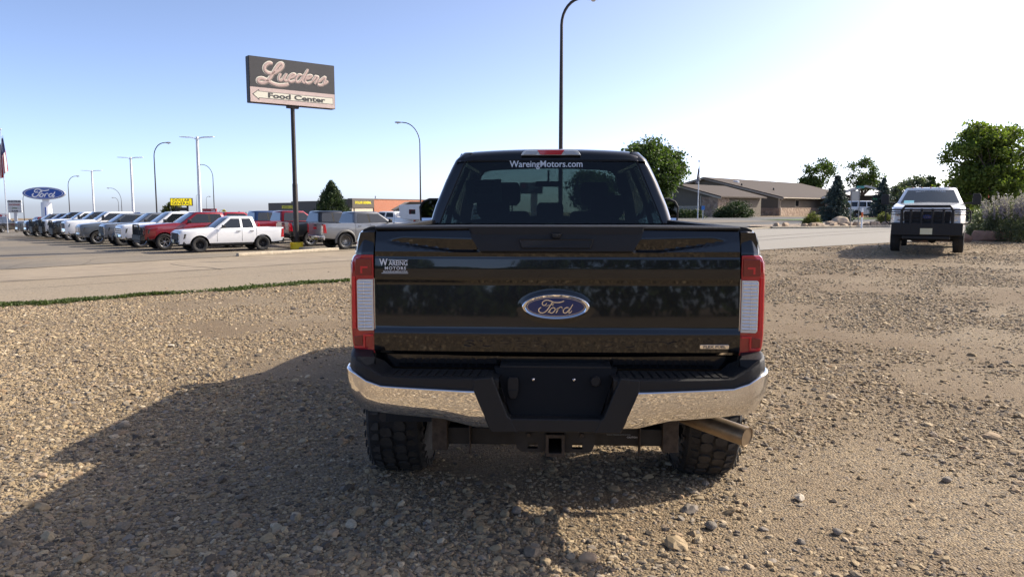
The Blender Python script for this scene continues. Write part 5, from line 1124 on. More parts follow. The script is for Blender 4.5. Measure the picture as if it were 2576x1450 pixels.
mb = MB(); mb.box(-.7, .75, -.06, .06, zb-.75, zb-.25); mb.build('lower_board', M_post, S)
# red sandwich shop sign
Y = 150.0; x = ground_xy(529, Y); z0 = hgt(x, Y); S = empty('shop_sign', (x, Y, z0)); tag(S, 'low dark red shop sign showing above the red pickup roof', 'sign')
zt, zb = at(529, 524.5, Y).z-z0, at(529, 537, Y).z-z0; hw_ = 17.5/FPX*Y
mb = MB(); mb.box(-hw_, hw_, -.2, .2, zb, zt); mb.box(-hw_*.6, -hw_*.5, -.1, .1, -.2, zb+.01); mb.box(hw_*.5, hw_*.6, -.1, .1, -.2, zb+.01); B_ = mb.build('cabinet', M_signred, S)
text('lettering', 'Quiznos', .62, mat('sign_grey_text', (.45, .42, .40), .6), B_, (-hw_*.28, -.21, lerp(zb, zt, .42)), depth=.006, bold=.012); text('lettering', 'SUB', .46, M_white, B_, (hw_*.58, -.21, lerp(zb, zt, .58)), depth=.006, bold=.014)
# diamond warning sign
Y = 78.0; x = ground_xy(566, Y); z0 = hgt(x, Y); S = empty('warning_sign', (x, Y, z0)); tag(S, 'yellow diamond warning sign with a red disc above the compact pickup', 'sign')
zc = at(565.5, 536, Y).z-z0; d_ = 10.5/FPX*Y
mb = MB(); mb.prism([(0, zc-d_), (d_, zc), (0, zc+d_), (-d_, zc)], 'y', -.02, .0); B_ = mb.build('plate', M_signyellow, S)
mb = MB(); mb.prism(ellipse(d_*.36, d_*.36, 8, 0, zc-d_*.22), 'y', -.03, -.015); mb.build('red_disc', M_signred, B_)
mb = MB(); mb.prism([(-d_*.08, zc+d_*.25), (d_*.08, zc+d_*.25), (d_*.08, zc+d_*.5), (d_*.22, zc+d_*.5), (0, zc+d_*.75), (-d_*.22, zc+d_*.5), (-d_*.08, zc+d_*.5)], 'y', -.03, -.015); mb.build('arrow', M_ink, B_)
mb = MB(); mb.tube([(0, .03, -.2), (0, .03, zc+d_*.5)], .03, 6); mb.build('post', M_silver, S)
# blue information sign
Y = 100.0; x = ground_xy(345, Y); z0 = hgt(x, Y); S = empty('information_sign', (x, Y, z0)); tag(S, 'small blue information sign above the parked row', 'sign')
zt, zb = at(343, 534, Y).z-z0, at(343, 549, Y).z-z0
mb = MB(); mb.box(-.60, .55, -.02, .02, zb, zt); mb.build('plate', M_blue, S); mb = MB(); mb.tube([(0, -.05, -.2), (0, -.05, zt+.1)], .05, 6); mb.build('post', M_silver, S)
# bank pole sign seen through the cab glass
Y = 58.0; x = ground_xy(1335, Y); z0 = hgt(x, Y); S = empty('bank_sign', (x, Y, z0)); tag(S, 'dark bank sign seen through the black pickup rear window', 'sign')
zt, zb = at(1335, 459, Y).z-z0, at(1335, 487, Y).z-z0
mb = MB(); mb.box(-.85, .9, -.2, .2, zb, zt); B_ = mb.build('cabinet', M_signdark, S); mb = MB(); mb.box(.0, .5, -.15, .15, -.2, zb+.01); mb.build('pillar', M_signpink, S)
mb = MB(); mb.prism([(-.72, zt-.4), (-.42, zt-.4), (-.36, zt-.08), (-.66, zt-.08)], 'y', -.215, -.19); mb.build('logo', M_signred, B_)
for k, tx in enumerate(('First', 'Interstate', 'Bank')): text('lettering', tx, .20, M_white, B_, (-.22, -.21, zt-.16-.19*k), depth=.004, bold=.002, align='LEFT')
# flags
M_fred = mat('flag_red', (.42, .02, .03), .8); M_fwhite = mat('flag_white', (.70, .68, .66), .8); M_fblue = mat('flag_blue', (.02, .03, .10), .8); M_fdull = mat('flag_dull', (.09, .06, .06), .8)
def flag(label, px, ytop, Y, yf0, yf1, wpx, mats, stars=True, poler=.06):
    x = ground_xy(px, Y); z0 = hgt(x, Y); H_ = at(px, ytop, Y).z-z0; F_ = empty('flagpole', (x, Y, z0)); tag(F_, label, 'flagpole')
    mb = MB(); mb.tube([(0, 0, -.1), (0, 0, H_*.6), (0, 0, H_)], [poler, poler*.85, poler*.6], 10); mb.lathe([(.0001, .12), (.08, .08), (.10, 0), (.08, -.08), (.03, -.1)], 10, 'z', (0, 0, H_+.08)); mb.build('pole', M_silver, F_)
    za, zb = at(px, yf0, Y).z-z0, at(px, yf1, Y).z-z0; w_ = wpx/FPX*Y; mb = MB(); nr, nc = 40, 26; rows = []
    for i in range(nr+1):
        v = i/nr; row = []
        for j in range(nc+1):
            u = j/nc; xx = -w_*(u-.35)*(.35+.75*v)*1.2; zz = lerp(za, zb, v*.72+u*.28+.03*math.sin(5*u)); yy = .16*math.sin(13*u+2.2*v)*(.4+.6*v)+.05*math.sin(31*u); row.append((xx+.05*math.sin(20*u), yy, zz))
        rows.append(row)
    mb.grid(rows)
    for f_i in range(len(mb.f)):
        i, j = divmod(f_i, nc); u = j/nc; stripe = int(u*13) % 2
        mb.mi[f_i] = 2 if (i < nr*.42 and u < .52) else stripe
    mb.mi = mb.mi[:len(mb.f)]; mb.build('flag', mats, F_, angle=80)
flag('tall flagpole with the stars and stripes hanging limp at far left', 20, 327, 88.0, 340, 462, 22, [M_fred, M_fwhite, M_fblue])
flag('slim flagpole with a furled dark flag before the bank', 1755, 407, 78.0, 415, 465, 7, [M_fdull, M_fwhite, M_fblue])

# ------------------------------------------------------------------ buildings
M_dgdark = mat('dark_brown_panel', (.085, .070, .055), .75, noise=.08, nscale=3)
M_cream = mat('cream_block', (.55, .47, .36), .85, noise=.06, nscale=4)
M_brick = bpy.data.materials.new('red_brick'); M_brick.use_nodes = True
nt = M_brick.node_tree; bt = nt.nodes.new('ShaderNodeTexBrick'); tcn = nt.nodes.new('ShaderNodeTexCoord'); mpn = nt.nodes.new('ShaderNodeMapping'); mpn.inputs['Rotation'].default_value = (R(90), 0, 0)
bt.inputs['Scale'].default_value = 3.0; bt.inputs[1].default_value = (.40, .13, .065, 1); bt.inputs[2].default_value = (.33, .10, .05, 1); bt.inputs[3].default_value = (.40, .28, .2, 1); bt.inputs['Mortar Size'].default_value = .02
nt.links.new(tcn.outputs['Object'], mpn.inputs[0]); nt.links.new(mpn.outputs[0], bt.inputs[0]); nt.links.new(bt.outputs[0], nt.nodes['Principled BSDF'].inputs[0]); nt.nodes['Principled BSDF'].inputs['Roughness'].default_value = .9
# dollar store
CXp = Vector((-23.6, 112.0)); dvec = Vector((10.8, 26.0)).normalized(); ang = math.atan2(dvec.y, dvec.x)
Bd = empty('store_building', (CXp.x, CXp.y, hgt(CXp.x, CXp.y)), ang); zb = Bd.location.z; tag(Bd, 'dark brown store with yellow name and red brick side beyond the lot', 'building')
tz = 2.94-zb; fz = 1.53-zb
mb = MB(); mb.box(0, 5.7, 0, .6, -.5, fz); mb.build('cream_wall', M_cream, Bd)
mb = MB(); mb.box(-.06, 5.7, -.12, .7, fz+.002, tz); mb.build('fascia', M_dgdark, Bd)
mb = MB(); mb.box(5.702, 28, .05, .8, -.5, tz-.1); mb.build('brick_wall', M_brick, Bd)
mb = MB(); mb.box(5.705, 28.1, -.02, .9, tz-.1+.002, tz); mb.build('coping', M_dgdark, Bd)
mb = MB(); mb.tube([(5.72, -.06, -.3), (5.72, -.06, tz-.15)], .07, 6); mb.build('downpipe', M_post, Bd)
text('store_lettering', 'DOLLAR GENERAL', .56, M_signyellow, Bd, (2.75, -.14, lerp(fz, tz, .56)), depth=.03, bold=.006, sx=.92)
mb = MB(); mb.tube([(7, .4, tz-.02), (7, .4, tz+.45)], .1, 8); mb.build('roof_vent', M_silver, Bd)
LW = empty('store_building', (CXp.x, CXp.y, zb), math.atan2(150-112, -48.3+23.6)); tag(LW, 'long dark brown store front running left of the dark green juniper', 'building')
for a, b_, t_ in ((.0, 14, tz-.08), (14.002, 30, tz-.28), (30.002, 45, tz-.5)):
    mb = MB(); mb.box(a+.2, b_, -.5, -.1, -1.5, t_); mb.build('front_section', M_dgdark, LW)
text('store_lettering', 'DOLLAR GENERAL', .8, M_signyellow, LW, (32, .02, fz+.1), rot=(R(90), 0, math.pi), depth=.03, bold=.02)
# gabled shed behind the trailer
Gx = ground_xy(1052, 108.0); GB = empty('gabled_building', (Gx, 108.0, hgt(Gx, 108)), R(12)); tag(GB, 'brown gabled roof behind the horse trailer', 'building')
M_tanroof = mat('tan_roof', (.24, .20, .155), .85, noise=.1, nscale=3); M_olive = mat('olive_siding', (.16, .145, .115), .8)
zt = at(1052, 507, 108).z-GB.location.z; ze = at(1052, 526, 108).z-GB.location.z
mb = MB(); mb.prism([(-3.0, -.5), (3.0, -.5), (3.0, ze), (1.1, zt-.12), (-1.1, zt-.12), (-3.0, ze)], 'y', 0, 9); mb.build('walls', M_olive, GB)
mb = MB(); mb.prism([(-3.3, ze-.1), (-1.2, zt), (1.2, zt), (3.3, ze-.1), (3.2, ze-.22), (1.15, zt-.1), (-1.15, zt-.1), (-3.2, ze-.22)], 'y', -.35, 9.3); mb.build('roof', M_tanroof, GB)
fx_ = ground_xy(134, 205.0); FB_ = empty('far_building', (fx_, 205.0, hgt(fx_, 205))); tag(FB_, 'low tan building on the skyline left of the oval sign', 'building')
mb = MB(); mb.box(-3.2, 3.2, 0, 8, -1, at(134, 549, 205).z-FB_.location.z); mb.build('walls', M_olive, FB_); mb = MB(); mb.prism([(-3.6, at(134, 549, 205).z-FB_.location.z), (-2.2, at(134, 545, 205).z-FB_.location.z), (2.6, at(134, 544, 205).z-FB_.location.z), (3.6, at(134, 549, 205).z-FB_.location.z)], 'y', -.4, 8.4); mb.build('roof', M_tanroof, FB_)
# bank
M_shingle = mat('brown_shingle', (.062, .045, .034), .9, noise=.12, nscale=14, bump=.4, bscale=12)
M_siding = mat('taupe_siding', (.125, .106, .08), .8, noise=.05, nscale=3)
M_trim = mat('beige_trim', (.42, .36, .28), .7)
M_stonew = node_ground('field_stone', [(.22,.16,.12), (.36,.27,.20), (.28,.20,.15), (.40,.31,.24)], 2.6, .8, .12)
a_, b_ = Vector((-.76, .65)), Vector((.65, .76)); E_ = Vector((36.9, 105.0)); zg = .45
BK = empty('bank_building', (E_.x, E_.y, zg), math.atan2(-.65, .76)); tag(BK, 'low brown bank with a wide shingled gable and stone base', 'building')
# local x runs right along the gable wall (towards the near corner = 0), local y away along the side
W_ = 22.2; Ln = 38; ze, zr = 2.62, 5.45
def pr(nm, poly, y0, y1, m_, par=BK): mb = MB(); mb.prism(poly, 'y', y0, y1); return mb.build(nm, m_, par)
wall = pr('gable_wall', [(-W_, 1.1), (0, 1.1), (0, ze), (-W_/2, zr-.15), (-W_, ze)], 0, Ln, M_siding)
pr('stone_base', [(-W_-.12, -.6), (.12, -.6), (.12, 1.1), (-W_-.12, 1.1)], -.12, Ln+.1, M_stonew)
def roof_slab(nm, x0, z0, x1, z1, y0, y1, t=.16, par=BK):
    mb = MB(); mb.prism([(x0, z0), (x1, z1), (x1, z1+t), (x0, z0+t)], 'y', y0, y1); return mb.build(nm, M_shingle, par)
RF = roof_slab('roof', -W_/2, zr-.02, .75, ze-.18, -.7, Ln+.6); roof_slab('roof', -W_/2, zr-.02, -W_-.75, ze-.18, -.7, Ln+.6)
mb = MB(); mb.prism([(-W_/2, zr-.2), (.76, ze-.36), (.76, ze-.17), (-W_/2, zr-.01)], 'y', -.74, -.705); mb.prism([(-W_/2, zr-.2), (-W_-.76, ze-.36), (-W_-.76, ze-.17), (-W_/2, zr-.01)], 'y', -.74, -.705); mb.build('fascia', M_trim, BK)
mb = MB(); mb.box(.755, .87, -.7, Ln, ze-.20, ze-.06); mb.build('gutter', M_trim, BK)
mb = MB(); mb.box(-.12, .06, -.06, .12, 1.1, ze); mb.tube([(.8, .1, ze-.2), (.2, .1, ze-.5), (.14, .1, ze-.55), (.14, .1, 1.2), (.2, .1, .9), (.2, .1, 0)], .06, 6); mb.build('downpipe', M_trim, BK)
mb = MB(); mb.box(-.02, .03, 6.0, 7.5, 1.25, 2.25); WN = mb.build('window', M_trim, BK); mb = MB(); mb.box(-.01, .045, 6.12, 7.38, 1.34, 2.17); mb.build('pane', M_dark_glass, WN)
mb = MB(); mb.prism(ellipse(.45, .14, 20, -4.2, 2.75), 'y', -.05, .05); mb.build('oval_vent', M_post, BK)  # oval vent on the gable wall
for xx, yy, hh, rr_ in ((-8.6, 5, .35, .5), (-6.0, 1.2, .45, .14), (-3.6, 7, .5, .14)):
    zz = lerp(ze, zr, (-xx if xx > -W_/2 else W_+xx)/(W_/2)); mb = MB(); mb.lathe([(rr_, -.3), (rr_, hh*.7), (rr_*.6, hh), (.0001, hh)], 10, 'z', (xx, yy, zz)); mb.build('roof_vent', M_post if rr_ < .3 else M_silver, BK)
WG = empty('bank_entrance_wing', (24.6, 91.0, zg), math.atan2(-.65, .76)); tag(WG, 'stone-cornered front wing of the bank with a low gable', 'building'); W2 = 10.4; ze2, zr2 = 2.55, 3.95
pr('wall', [(-W2, -.5), (0, -.5), (0, ze2), (-W2/2, zr2-.12), (-W2, ze2)], 0, 13, M_siding, WG)
mb = MB(); mb.box(-2.0, .12, -.15, 3.0, -.5, ze2-.1); mb.build('stone_pier', M_stonew, WG); mb = MB(); mb.box(-W2, -6.2, -.15, 2, -.5, ze2+.3); mb.build('stone_pier', M_stonew, WG)
roof_slab('roof', -W2/2, zr2-.02, .8, ze2-.2, -.8, 13, par=WG); roof_slab('roof', -W2/2, zr2-.02, -W2-.8, ze2-.2, -.8, 13, par=WG)
mb = MB(); mb.prism([(-W2/2, zr2-.2), (.81, ze2-.38), (.81, ze2-.19), (-W2/2, zr2-.01)], 'y', -.84, -.805); mb.prism([(-W2/2, zr2-.2), (-W2-.81, ze2-.38), (-W2-.81, ze2-.19), (-W2/2, zr2-.01)], 'y', -.84, -.805); mb.build('fascia', M_trim, WG)
mb = MB(); mb.box(-5.9, -2.3, -.06, .02, .2, 1.35); GW = mb.build('window', M_trim, WG); mb = MB(); mb.box(-5.8, -4.2, -.09, -.05, .3, 1.27); mb.build('pane', M_dark_glass, GW); mb = MB(); mb.box(-4.1, -2.4, -.09, -.05, .3, 1.27); mb.build('pane', M_dark_glass, GW)
mb = MB(); mb.box(-6.05, -5.9, -.05, .02, 1.35, 3.2); mb.box(-2.25, -2.1, -.05, .02, 1.35, 2.6); mb.build('trim_board', M_trim, WG)
mb = MB(); mb.box(-8.9, -6.9, -.22, -.16, 1.0, 2.0); SG = mb.build('name_board', M_signdark, WG); text('lettering', 'Bank', .5, M_white, SG, (-7.7, -.225, 1.35), depth=.005)
# drive-through canopy
CN = empty('drive_through_canopy', (52.5, 113.0, zg), R(-25)); tag(CN, 'brown shingled drive-through canopy right of the tall blue spruce', 'canopy')
mb = MB(); mb.prism([(-6, 2.6), (0, 4.3), (6, 2.6), (6, 2.8), (0, 4.5), (-6, 2.8)], 'y', 0, 9); mb.build('roof', M_shingle, CN)
mb = MB(); mb.prism([(-6, 2.45), (0, 4.15), (6, 2.45), (6, 2.75), (0, 4.45), (-6, 2.75)], 'y', -.08, -.003); mb.build('fascia', mat('white_trim', (.68, .64, .56), .6), CN)
for xx in (-5.2, -1.8, 4.6): mb = MB(); mb.box(xx-.3, xx+.3, .3, .9, -.5, 2.7 if abs(xx) > 4 else 3.8); mb.build('stone_column', M_stonew, CN)
mb = MB(); mb.box(-5, 5, 4, 8.5, -.5, 3.0); mb.build('teller_room', M_siding, CN)
M_led = mat('green_led', (.02, .2, .05), .5); M_led.node_tree.nodes['Principled BSDF'].inputs['Emission Color'].default_value = (.05, .9, .2, 1); M_led.node_tree.nodes['Principled BSDF'].inputs['Emission Strength'].default_value = 1.2
for par, lc in ((CN, (1.4, .2, 2.35)), (BK, (.95, 20, ze-.42))):
    mb = MB(); mb.box(-.5, .5, -.06, .06, -.14, .14); ob = mb.build('open_sign', M_signdark, par); ob.location = lc; text('open_lettering', 'OPEN', .24, M_led, ob, (0, -.065, 0), depth=.004, bold=.006)
# far right shed
SH = empty('shed', (ground_xy(2580, 66.0), 66.0, hgt(44, 66))); tag(SH, 'brown open shed at the far right edge behind the shrubs', 'building')
mb = MB(); mb.prism([(-3.4, 2.35), (3, 2.7), (3, 2.9), (-3.4, 2.55)], 'y', -1, 5); mb.build('roof', M_shingle, SH); mb = MB(); mb.box(-3.2, 3, 3.5, 5, -.3, 2.4); mb.build('back_wall', M_under, SH)
for xx in (-3.1, -.9, 2.8): mb = MB(); mb.box(xx, xx+.16, -.5, -.34, -.3, 2.45); mb.build('post', M_siding, SH)
# utility poles on the skyline
for k, (px, Y, yt) in enumerate(((603, 190, 531), (620, 240, 533), (640, 150, 534), (647, 205, 530))):
    x = ground_xy(px, Y); z0 = hgt(x, Y); H_ = at(px, yt, Y).z-z0; U = empty('utility_pole', (x, Y, z0)); tag(U, ('leftmost thin utility pole above the compact pickup', 'second thin utility pole above the compact pickup', 'third thin utility pole above the compact pickup', 'rightmost thin utility pole above the compact pickup')[k], 'utility pole', 'utility poles on the skyline')
    mb = MB(); mb.tube([(0, 0, -.2), (0, 0, H_)], .14, 6); mb.build('post', M_post, U); mb = MB(); mb.box(-1.2, 1.2, -.06, .06, H_-.9, H_-.75); mb.build('cross_arm', M_post, U)
# ------------------------------------------------------------------ trees and planting
def leaf_mat(name, c, c2, trans=.35):
    m = bpy.data.materials.new(name); m.use_nodes = True; nt = m.node_tree; nt.nodes.clear()
    o = nt.nodes.new('ShaderNodeOutputMaterial'); d = nt.nodes.new('ShaderNodeBsdfPrincipled'); t = nt.nodes.new('ShaderNodeBsdfTranslucent'); mx = nt.nodes.new('ShaderNodeMixShader'); mx.inputs[0].default_value = trans
    d.inputs['Roughness'].default_value = .55; d.inputs['Specular IOR Level'].default_value = .3
    at_ = nt.nodes.new('ShaderNodeAttribute'); at_.attribute_name = 'tone'; rp = nt.nodes.new('ShaderNodeValToRGB')
    rp.color_ramp.elements[0].color = (*c, 1); rp.color_ramp.elements[1].color = (*c2, 1)
    nt.links.new(at_.outputs['Fac'], rp.inputs[0]); nt.links.new(rp.outputs[0], d.inputs['Base Color'])
    g = nt.nodes.new('ShaderNodeMix'); g.data_type = 'RGBA'; g.blend_type = 'MULTIPLY'; g.inputs[0].default_value = 1; g.inputs[7].default_value = (1.5, 1.7, .7, 1)
    nt.links.new(rp.outputs[0], g.inputs[6]); nt.links.new(g.outputs[2], t.inputs[0])
    nt.links.new(d.outputs[0], mx.inputs[1]); nt.links.new(t.outputs[0], mx.inputs[2]); nt.links.new(mx.outputs[0], o.inputs[0]); return m
def leaves_mesh(name, C, size, m, rng, elong=1.5, up=.2, droop=None):
    """leaf-sized bent quads at the points C"""
    n = len(C); d = rng.normal(0, 1, (n, 3)); d[:, 2] += up
    if droop is not None: d = droop
    d /= np.linalg.norm(d, axis=1)[:, None]; r = rng.normal(0, 1, (n, 3)); s = np.cross(d, r); s /= np.linalg.norm(s, axis=1)[:, None]
    L = size*np.exp(rng.normal(0, .3, n))[:, None]; wv = L/elong
    a = C-d*L*.5; b = C+s*wv*.5; c = C+d*L*.5; e = C-s*wv*.5
    V = np.stack([a, b, c, e], 1).reshape(-1, 3).astype(np.float32)
    me = bpy.data.meshes.new(name); me.vertices.add(4*n); me.vertices.foreach_set('co', V.ravel())
    me.loops.add(4*n); me.loops.foreach_set('vertex_index', np.arange(4*n, dtype=np.int32)); me.polygons.add(n)
    me.polygons.foreach_set('loop_start', np.arange(0, 4*n, 4, dtype=np.int32)); me.polygons.foreach_set('loop_total', np.full(n, 4, np.int32))
    t = me.attributes.new('tone', 'FLOAT', 'FACE'); t.data.foreach_set('value', np.clip(rng.normal(.5, .25, n), 0, 1).astype(np.float32))
    me.materials.append(m); me.update(calc_edges=True); me.validate(); return me
M_bark = mat('bark', (.09, .07, .055), .9, noise=.3, nscale=6, bump=.5, bscale=20)
L_ash = leaf_mat('ash_leaves', (.035, .06, .018), (.09, .13, .035)); L_light = leaf_mat('light_leaves', (.06, .095, .022), (.17, .20, .05), .5)
L_jun = leaf_mat('juniper_needles', (.022, .04, .016), (.06, .085, .03), .15); L_spruce = leaf_mat('spruce_needles', (.035, .055, .05), (.10, .13, .12), .1)
L_grey = leaf_mat('grey_green_leaves', (.06, .08, .05), (.14, .16, .10), .3); L_sage = leaf_mat('sage_flowers', (.20, .17, .24), (.36, .32, .42), .3); L_grass = leaf_mat('grass_blades', (.035, .055, .014), (.10, .125, .04), .3)
L_bushy = leaf_mat('gold_green_leaves', (.06, .075, .02), (.17, .17, .05), .35)
def decid(label, px, Y, ytop, wpx, zlow, leafm, seed, nclus=80, per=170, lsize=.17, name='tree', lobes=None, cat='tree', cr=.62, group='leafy trees'):
    rg = np.random.default_rng(seed); x = ground_xy(px, Y); z0 = hgt(x, Y); H_ = at(px, ytop, Y).z-z0; rw = wpx/2/FPX*Y
    T_ = empty(name, (x, Y, z0)); tag(T_, label, cat, group); lobes = lobes or [(0, 0, .62, 1.0, .40)]
    zc0 = zlow*H_; cl = []
    while len(cl) < nclus:
        lb = lobes[rg.integers(len(lobes))]; v = rg.normal(0, 1, 3); v /= np.linalg.norm(v); q = rg.uniform(.25, 1)**.45
        p = np.array([lb[0]*rw+v[0]*q*rw*lb[3], lb[1]*rw+v[1]*q*rw*lb[3]*.95, lb[2]*H_+v[2]*q*H_*lb[4]])
        if p[2] > zc0*(.9+.25*rg.uniform()): cl.append(p)
    cl = np.array(cl); fork = np.array([0, 0, H_*.28])
    mb = MB(); tr = max(.10, H_*.028); mb.tube([(0, 0, -.2), (.03, 0, H_*.14), tuple(fork), (.05, .03, H_*.55)], [tr*1.3, tr, tr*.8, tr*.4], 8); mb.build('trunk', M_bark, T_)
    mb = MB()
    for p in cl[::3]:
        mid = fork*.45+p*.55+rg.normal(0, .12*rw, 3); mb.tube([tuple(fork+rg.normal(0, .05, 3)), tuple(mid), tuple(p)], [tr*.36, tr*.2, tr*.07], 5)
    mb.build('limb', M_bark, T_)
    rad = cr*rw*.42; pts = []
    for p in cl:
        k = int(per*rg.uniform(.6, 1.4)); o = rg.normal(0, 1, (k, 3))*rad*np.array([1, 1, .75])*rg.uniform(.6, 1.15)*.75; pts.append(p+o)
    C = np.concatenate(pts); C = C[C[:, 2] > zc0*.8]
    put('crown', leaves_mesh('crown', C, lsize, leafm, rg), T_)
    return T_
decid('broad dark green tree behind the right edge of the black pickup cab', 1630, 62, 352, 172, .30, L_ash, 3, 210, 110, .20, cr=.36)
decid('dark green tree seen through the black pickup windscreen', 1490, 72, 440, 120, .25, L_ash, 4, 60, 150, .22)
decid('largest light green tree at the right edge behind the shrubs', 2482, 50, 308, 238, .14, L_light, 5, 300, 115, .17, lobes=[(-.28, 0, .62, .66, .38), (.30, .1, .64, .70, .36), (0, 0, .38, .85, .24)], cr=.30)
decid('thin-crowned tree behind the bank, left of the blue spruce top', 2062, 150, 400, 100, .42, L_ash, 6, 52, 100, .36, lobes=[(0, 0, .72, .8, .28), (-.6, 0, .52, .45, .16)], cr=.5)
decid('thin-crowned tree behind the bank, right of the blue spruce top', 2166, 150, 394, 92, .42, L_ash, 8, 52, 100, .36, lobes=[(0, 0, .72, .9, .28), (.3, 0, .5, .6, .2)], cr=.5)
decid('grey green tree behind the white guarded pickup roof', 2300, 108, 446, 92, .2, L_grey, 9, 50, 120, .28)
decid('small pale tree left of the white guarded pickup roof', 2262, 100, 462, 46, .15, L_grey, 10, 30, 110, .24)
decid('slim dark tree above the white guarded pickup roof', 2340, 100, 442, 32, .15, L_jun, 11, 40, 120, .22)
decid('small round tree behind the yellow store sign', 433, 135, 512, 40, .2, L_bushy, 12, 34, 110, .30)
def conifer(label, px, Y, ytop, wpx, leafm, seed, kind='spruce', group='conifers'):
    rg = np.random.default_rng(seed); x = ground_xy(px, Y); z0 = hgt(x, Y); H_ = at(px, ytop, Y).z-z0; rw = wpx/2/FPX*Y; T_ = empty('conifer_tree', (x, Y, z0)); tag(T_, label, 'tree', group)
    mb = MB(); mb.tube([(0, 0, -.2), (0, 0, H_*.95)], [.14, .03], 8); mb.build('trunk', M_bark, T_)
    C, D = [], []
    if kind == 'spruce':
        br = MB(); nl = 26
        for i in range(nl):
            f = i/nl; z = H_*(.05+.93*f); r = rw*(1-f)**.85*rg.uniform(.85, 1.1)+.08; nb_ = int(14-7*f)
            for k in range(nb_):
                a = rg.uniform(0, 6.283); rr_ = r*rg.uniform(.75, 1.12); tip = np.array([math.cos(a)*rr_, math.sin(a)*rr_, z-.12*rr_+rg.normal(0, .05)]); st = np.array([0, 0, z+.1*rr_])
                br.tube([tuple(st), tuple(tip)], [.02, .006], 4)
                q = rg.uniform(.15, 1, 60)[:, None]; p = st+(tip-st)*q+rg.normal(0, .055, (60, 3))*np.array([1, 1, .9])*(.5+.9*rr_/rw); C.append(p); dd = (tip-st)/np.linalg.norm(tip-st); D.append(dd+rg.normal(0, .65, (60, 3)))
        br.build('branches', M_bark, T_); C = np.concatenate(C); D = np.concatenate(D); put('crown', leaves_mesh('crown', C, .15, leafm, rg, elong=2.4, droop=D), T_)
    else:
        for i in range(230):
            f = rg.uniform(0, 1)**1.15; prof = interp(f, [0, .12, .35, .6, .85, 1], [.80, 1.0, .92, .68, .34, .05]); a = rg.uniform(0, 6.283); r = rw*prof*rg.uniform(.55, 1.05)
            c_ = np.array([math.cos(a)*r, math.sin(a)*r, H_*(.02+.95*f)]); k = 110; C.append(c_+rg.normal(0, 1, (k, 3))*np.array([.16, .16, .24])*rw*.5*(.6+.5*prof)); dd = np.tile(np.array([math.cos(a)*.5, math.sin(a)*.5, 1.2]), (k, 1))+rg.normal(0, .5, (k, 3)); D.append(dd)
        C = np.concatenate(C); D = np.concatenate(D); put('crown', leaves_mesh('crown', C, .20, leafm, rg, elong=2.0, droop=D), T_)
    return T_
conifer('dense dark green juniper tree in front of the dark store', 836, 95, 458, 92, L_jun, 21, 'juniper')
conifer('tall blue spruce in front of the bank, beside the boulder', 2102, 64, 437, 92, L_spruce, 22)
conifer('blue spruce left of the white guarded pickup', 2219, 84, 443, 80, L_spruce, 23)
def bush(label, px, Y, ytop, ybot, wpx, leafm, seed, n=5000, lsize=.10, name='shrub', flowers=None, spikes=False, group=None, flat=1.0):
    rg = np.random.default_rng(seed); x = ground_xy(px, Y); z0 = hgt(x, Y); H_ = at(px, ytop, Y).z-z0; rw = wpx/2/FPX*Y; B_ = empty(name, (x, Y, z0)); tag(B_, label, 'shrub', group)
    nc = 60; v = rg.normal(0, 1, (nc, 3)); v /= np.linalg.norm(v, axis=1)[:, None]; v[:, 2] = np.abs(v[:, 2]); q = rg.uniform(.35, 1, (nc, 1))**.5
    cl = v*q*np.array([rw*.92, rw*.8*flat, H_*.86]); idx = rg.integers(0, nc, n); C = cl[idx]+rg.normal(0, 1, (n, 3))*np.array([rw*.14, rw*.14, H_*.10]); C = C[C[:, 2] > .0]
    put('foliage', leaves_mesh('foliage', C, lsize, leafm, rg, elong=1.8, up=.6), B_)
    mb = MB()
    for p in cl[:22]: mb.tube([(0, 0, -.05), tuple(p*.5+rg.normal(0, .04, 3)), tuple(p)], [.02, .014, .006], 4)
    mb.build('stems', M_bark, B_)
    if spikes:
        S_, D_ = [], []
        for k in range(70):
            a = rg.uniform(0, 6.283); tl = rg.uniform(.1, .8); b0 = np.array([math.cos(a)*rw*rg.uniform(.2, .85), math.sin(a)*rw*.7*rg.uniform(.2, 1), H_*rg.uniform(.5, .85)]); tip = b0+np.array([math.cos(a)*.3*tl, math.sin(a)*.3*tl, .35+.35*tl]); q = rg.uniform(0, 1, (40, 1)); S_.append(b0+(tip-b0)*q+rg.normal(0, .02, (40, 3))); D_.append(np.tile(tip-b0, (40, 1))+rg.normal(0, .3, (40, 3)))
        put('flower_spikes', leaves_mesh('flower_spikes', np.concatenate(S_), .055, L_sage, rg, elong=1.6, droop=np.concatenate(D_)), B_)
    if flowers:
        n_ = flowers; v = rg.normal(0, 1, (n_, 3)); v /= np.linalg.norm(v, axis=1)[:, None]; v[:, 2] = np.abs(v[:, 2]); put('blossoms', leaves_mesh('blossoms', v*np.array([rw, rw*.8, H_])*.98, .07, M_white_bloom, rg, elong=1.0), B_)
    return B_
M_white_bloom = leaf_mat('white_blossom', (.55, .52, .38), (.75, .72, .6), .3)
bush('big dark green juniper hedge against the bank gable', 1848, 87, 503, 548, 98, L_jun, 31, 9000, .17, 'hedge', flat=.7)
bush('low dark juniper hedge under the bank entrance window', 1730, 84, 523, 550, 82, L_jun, 32, 6000, .15, 'hedge', flat=.7)
bush('rounded gold green shrub at the left end of the planting bed', 2041, 50.0, 533, 566, 48, L_bushy, 33, 4500, .075)
bush('rounded gold green shrub beside the white guarded pickup mirror', 2224, 51.0, 531, 558, 46, L_bushy, 34, 4500, .075)
sg = 'lavender flowered shrubs right of the white guarded pickup'
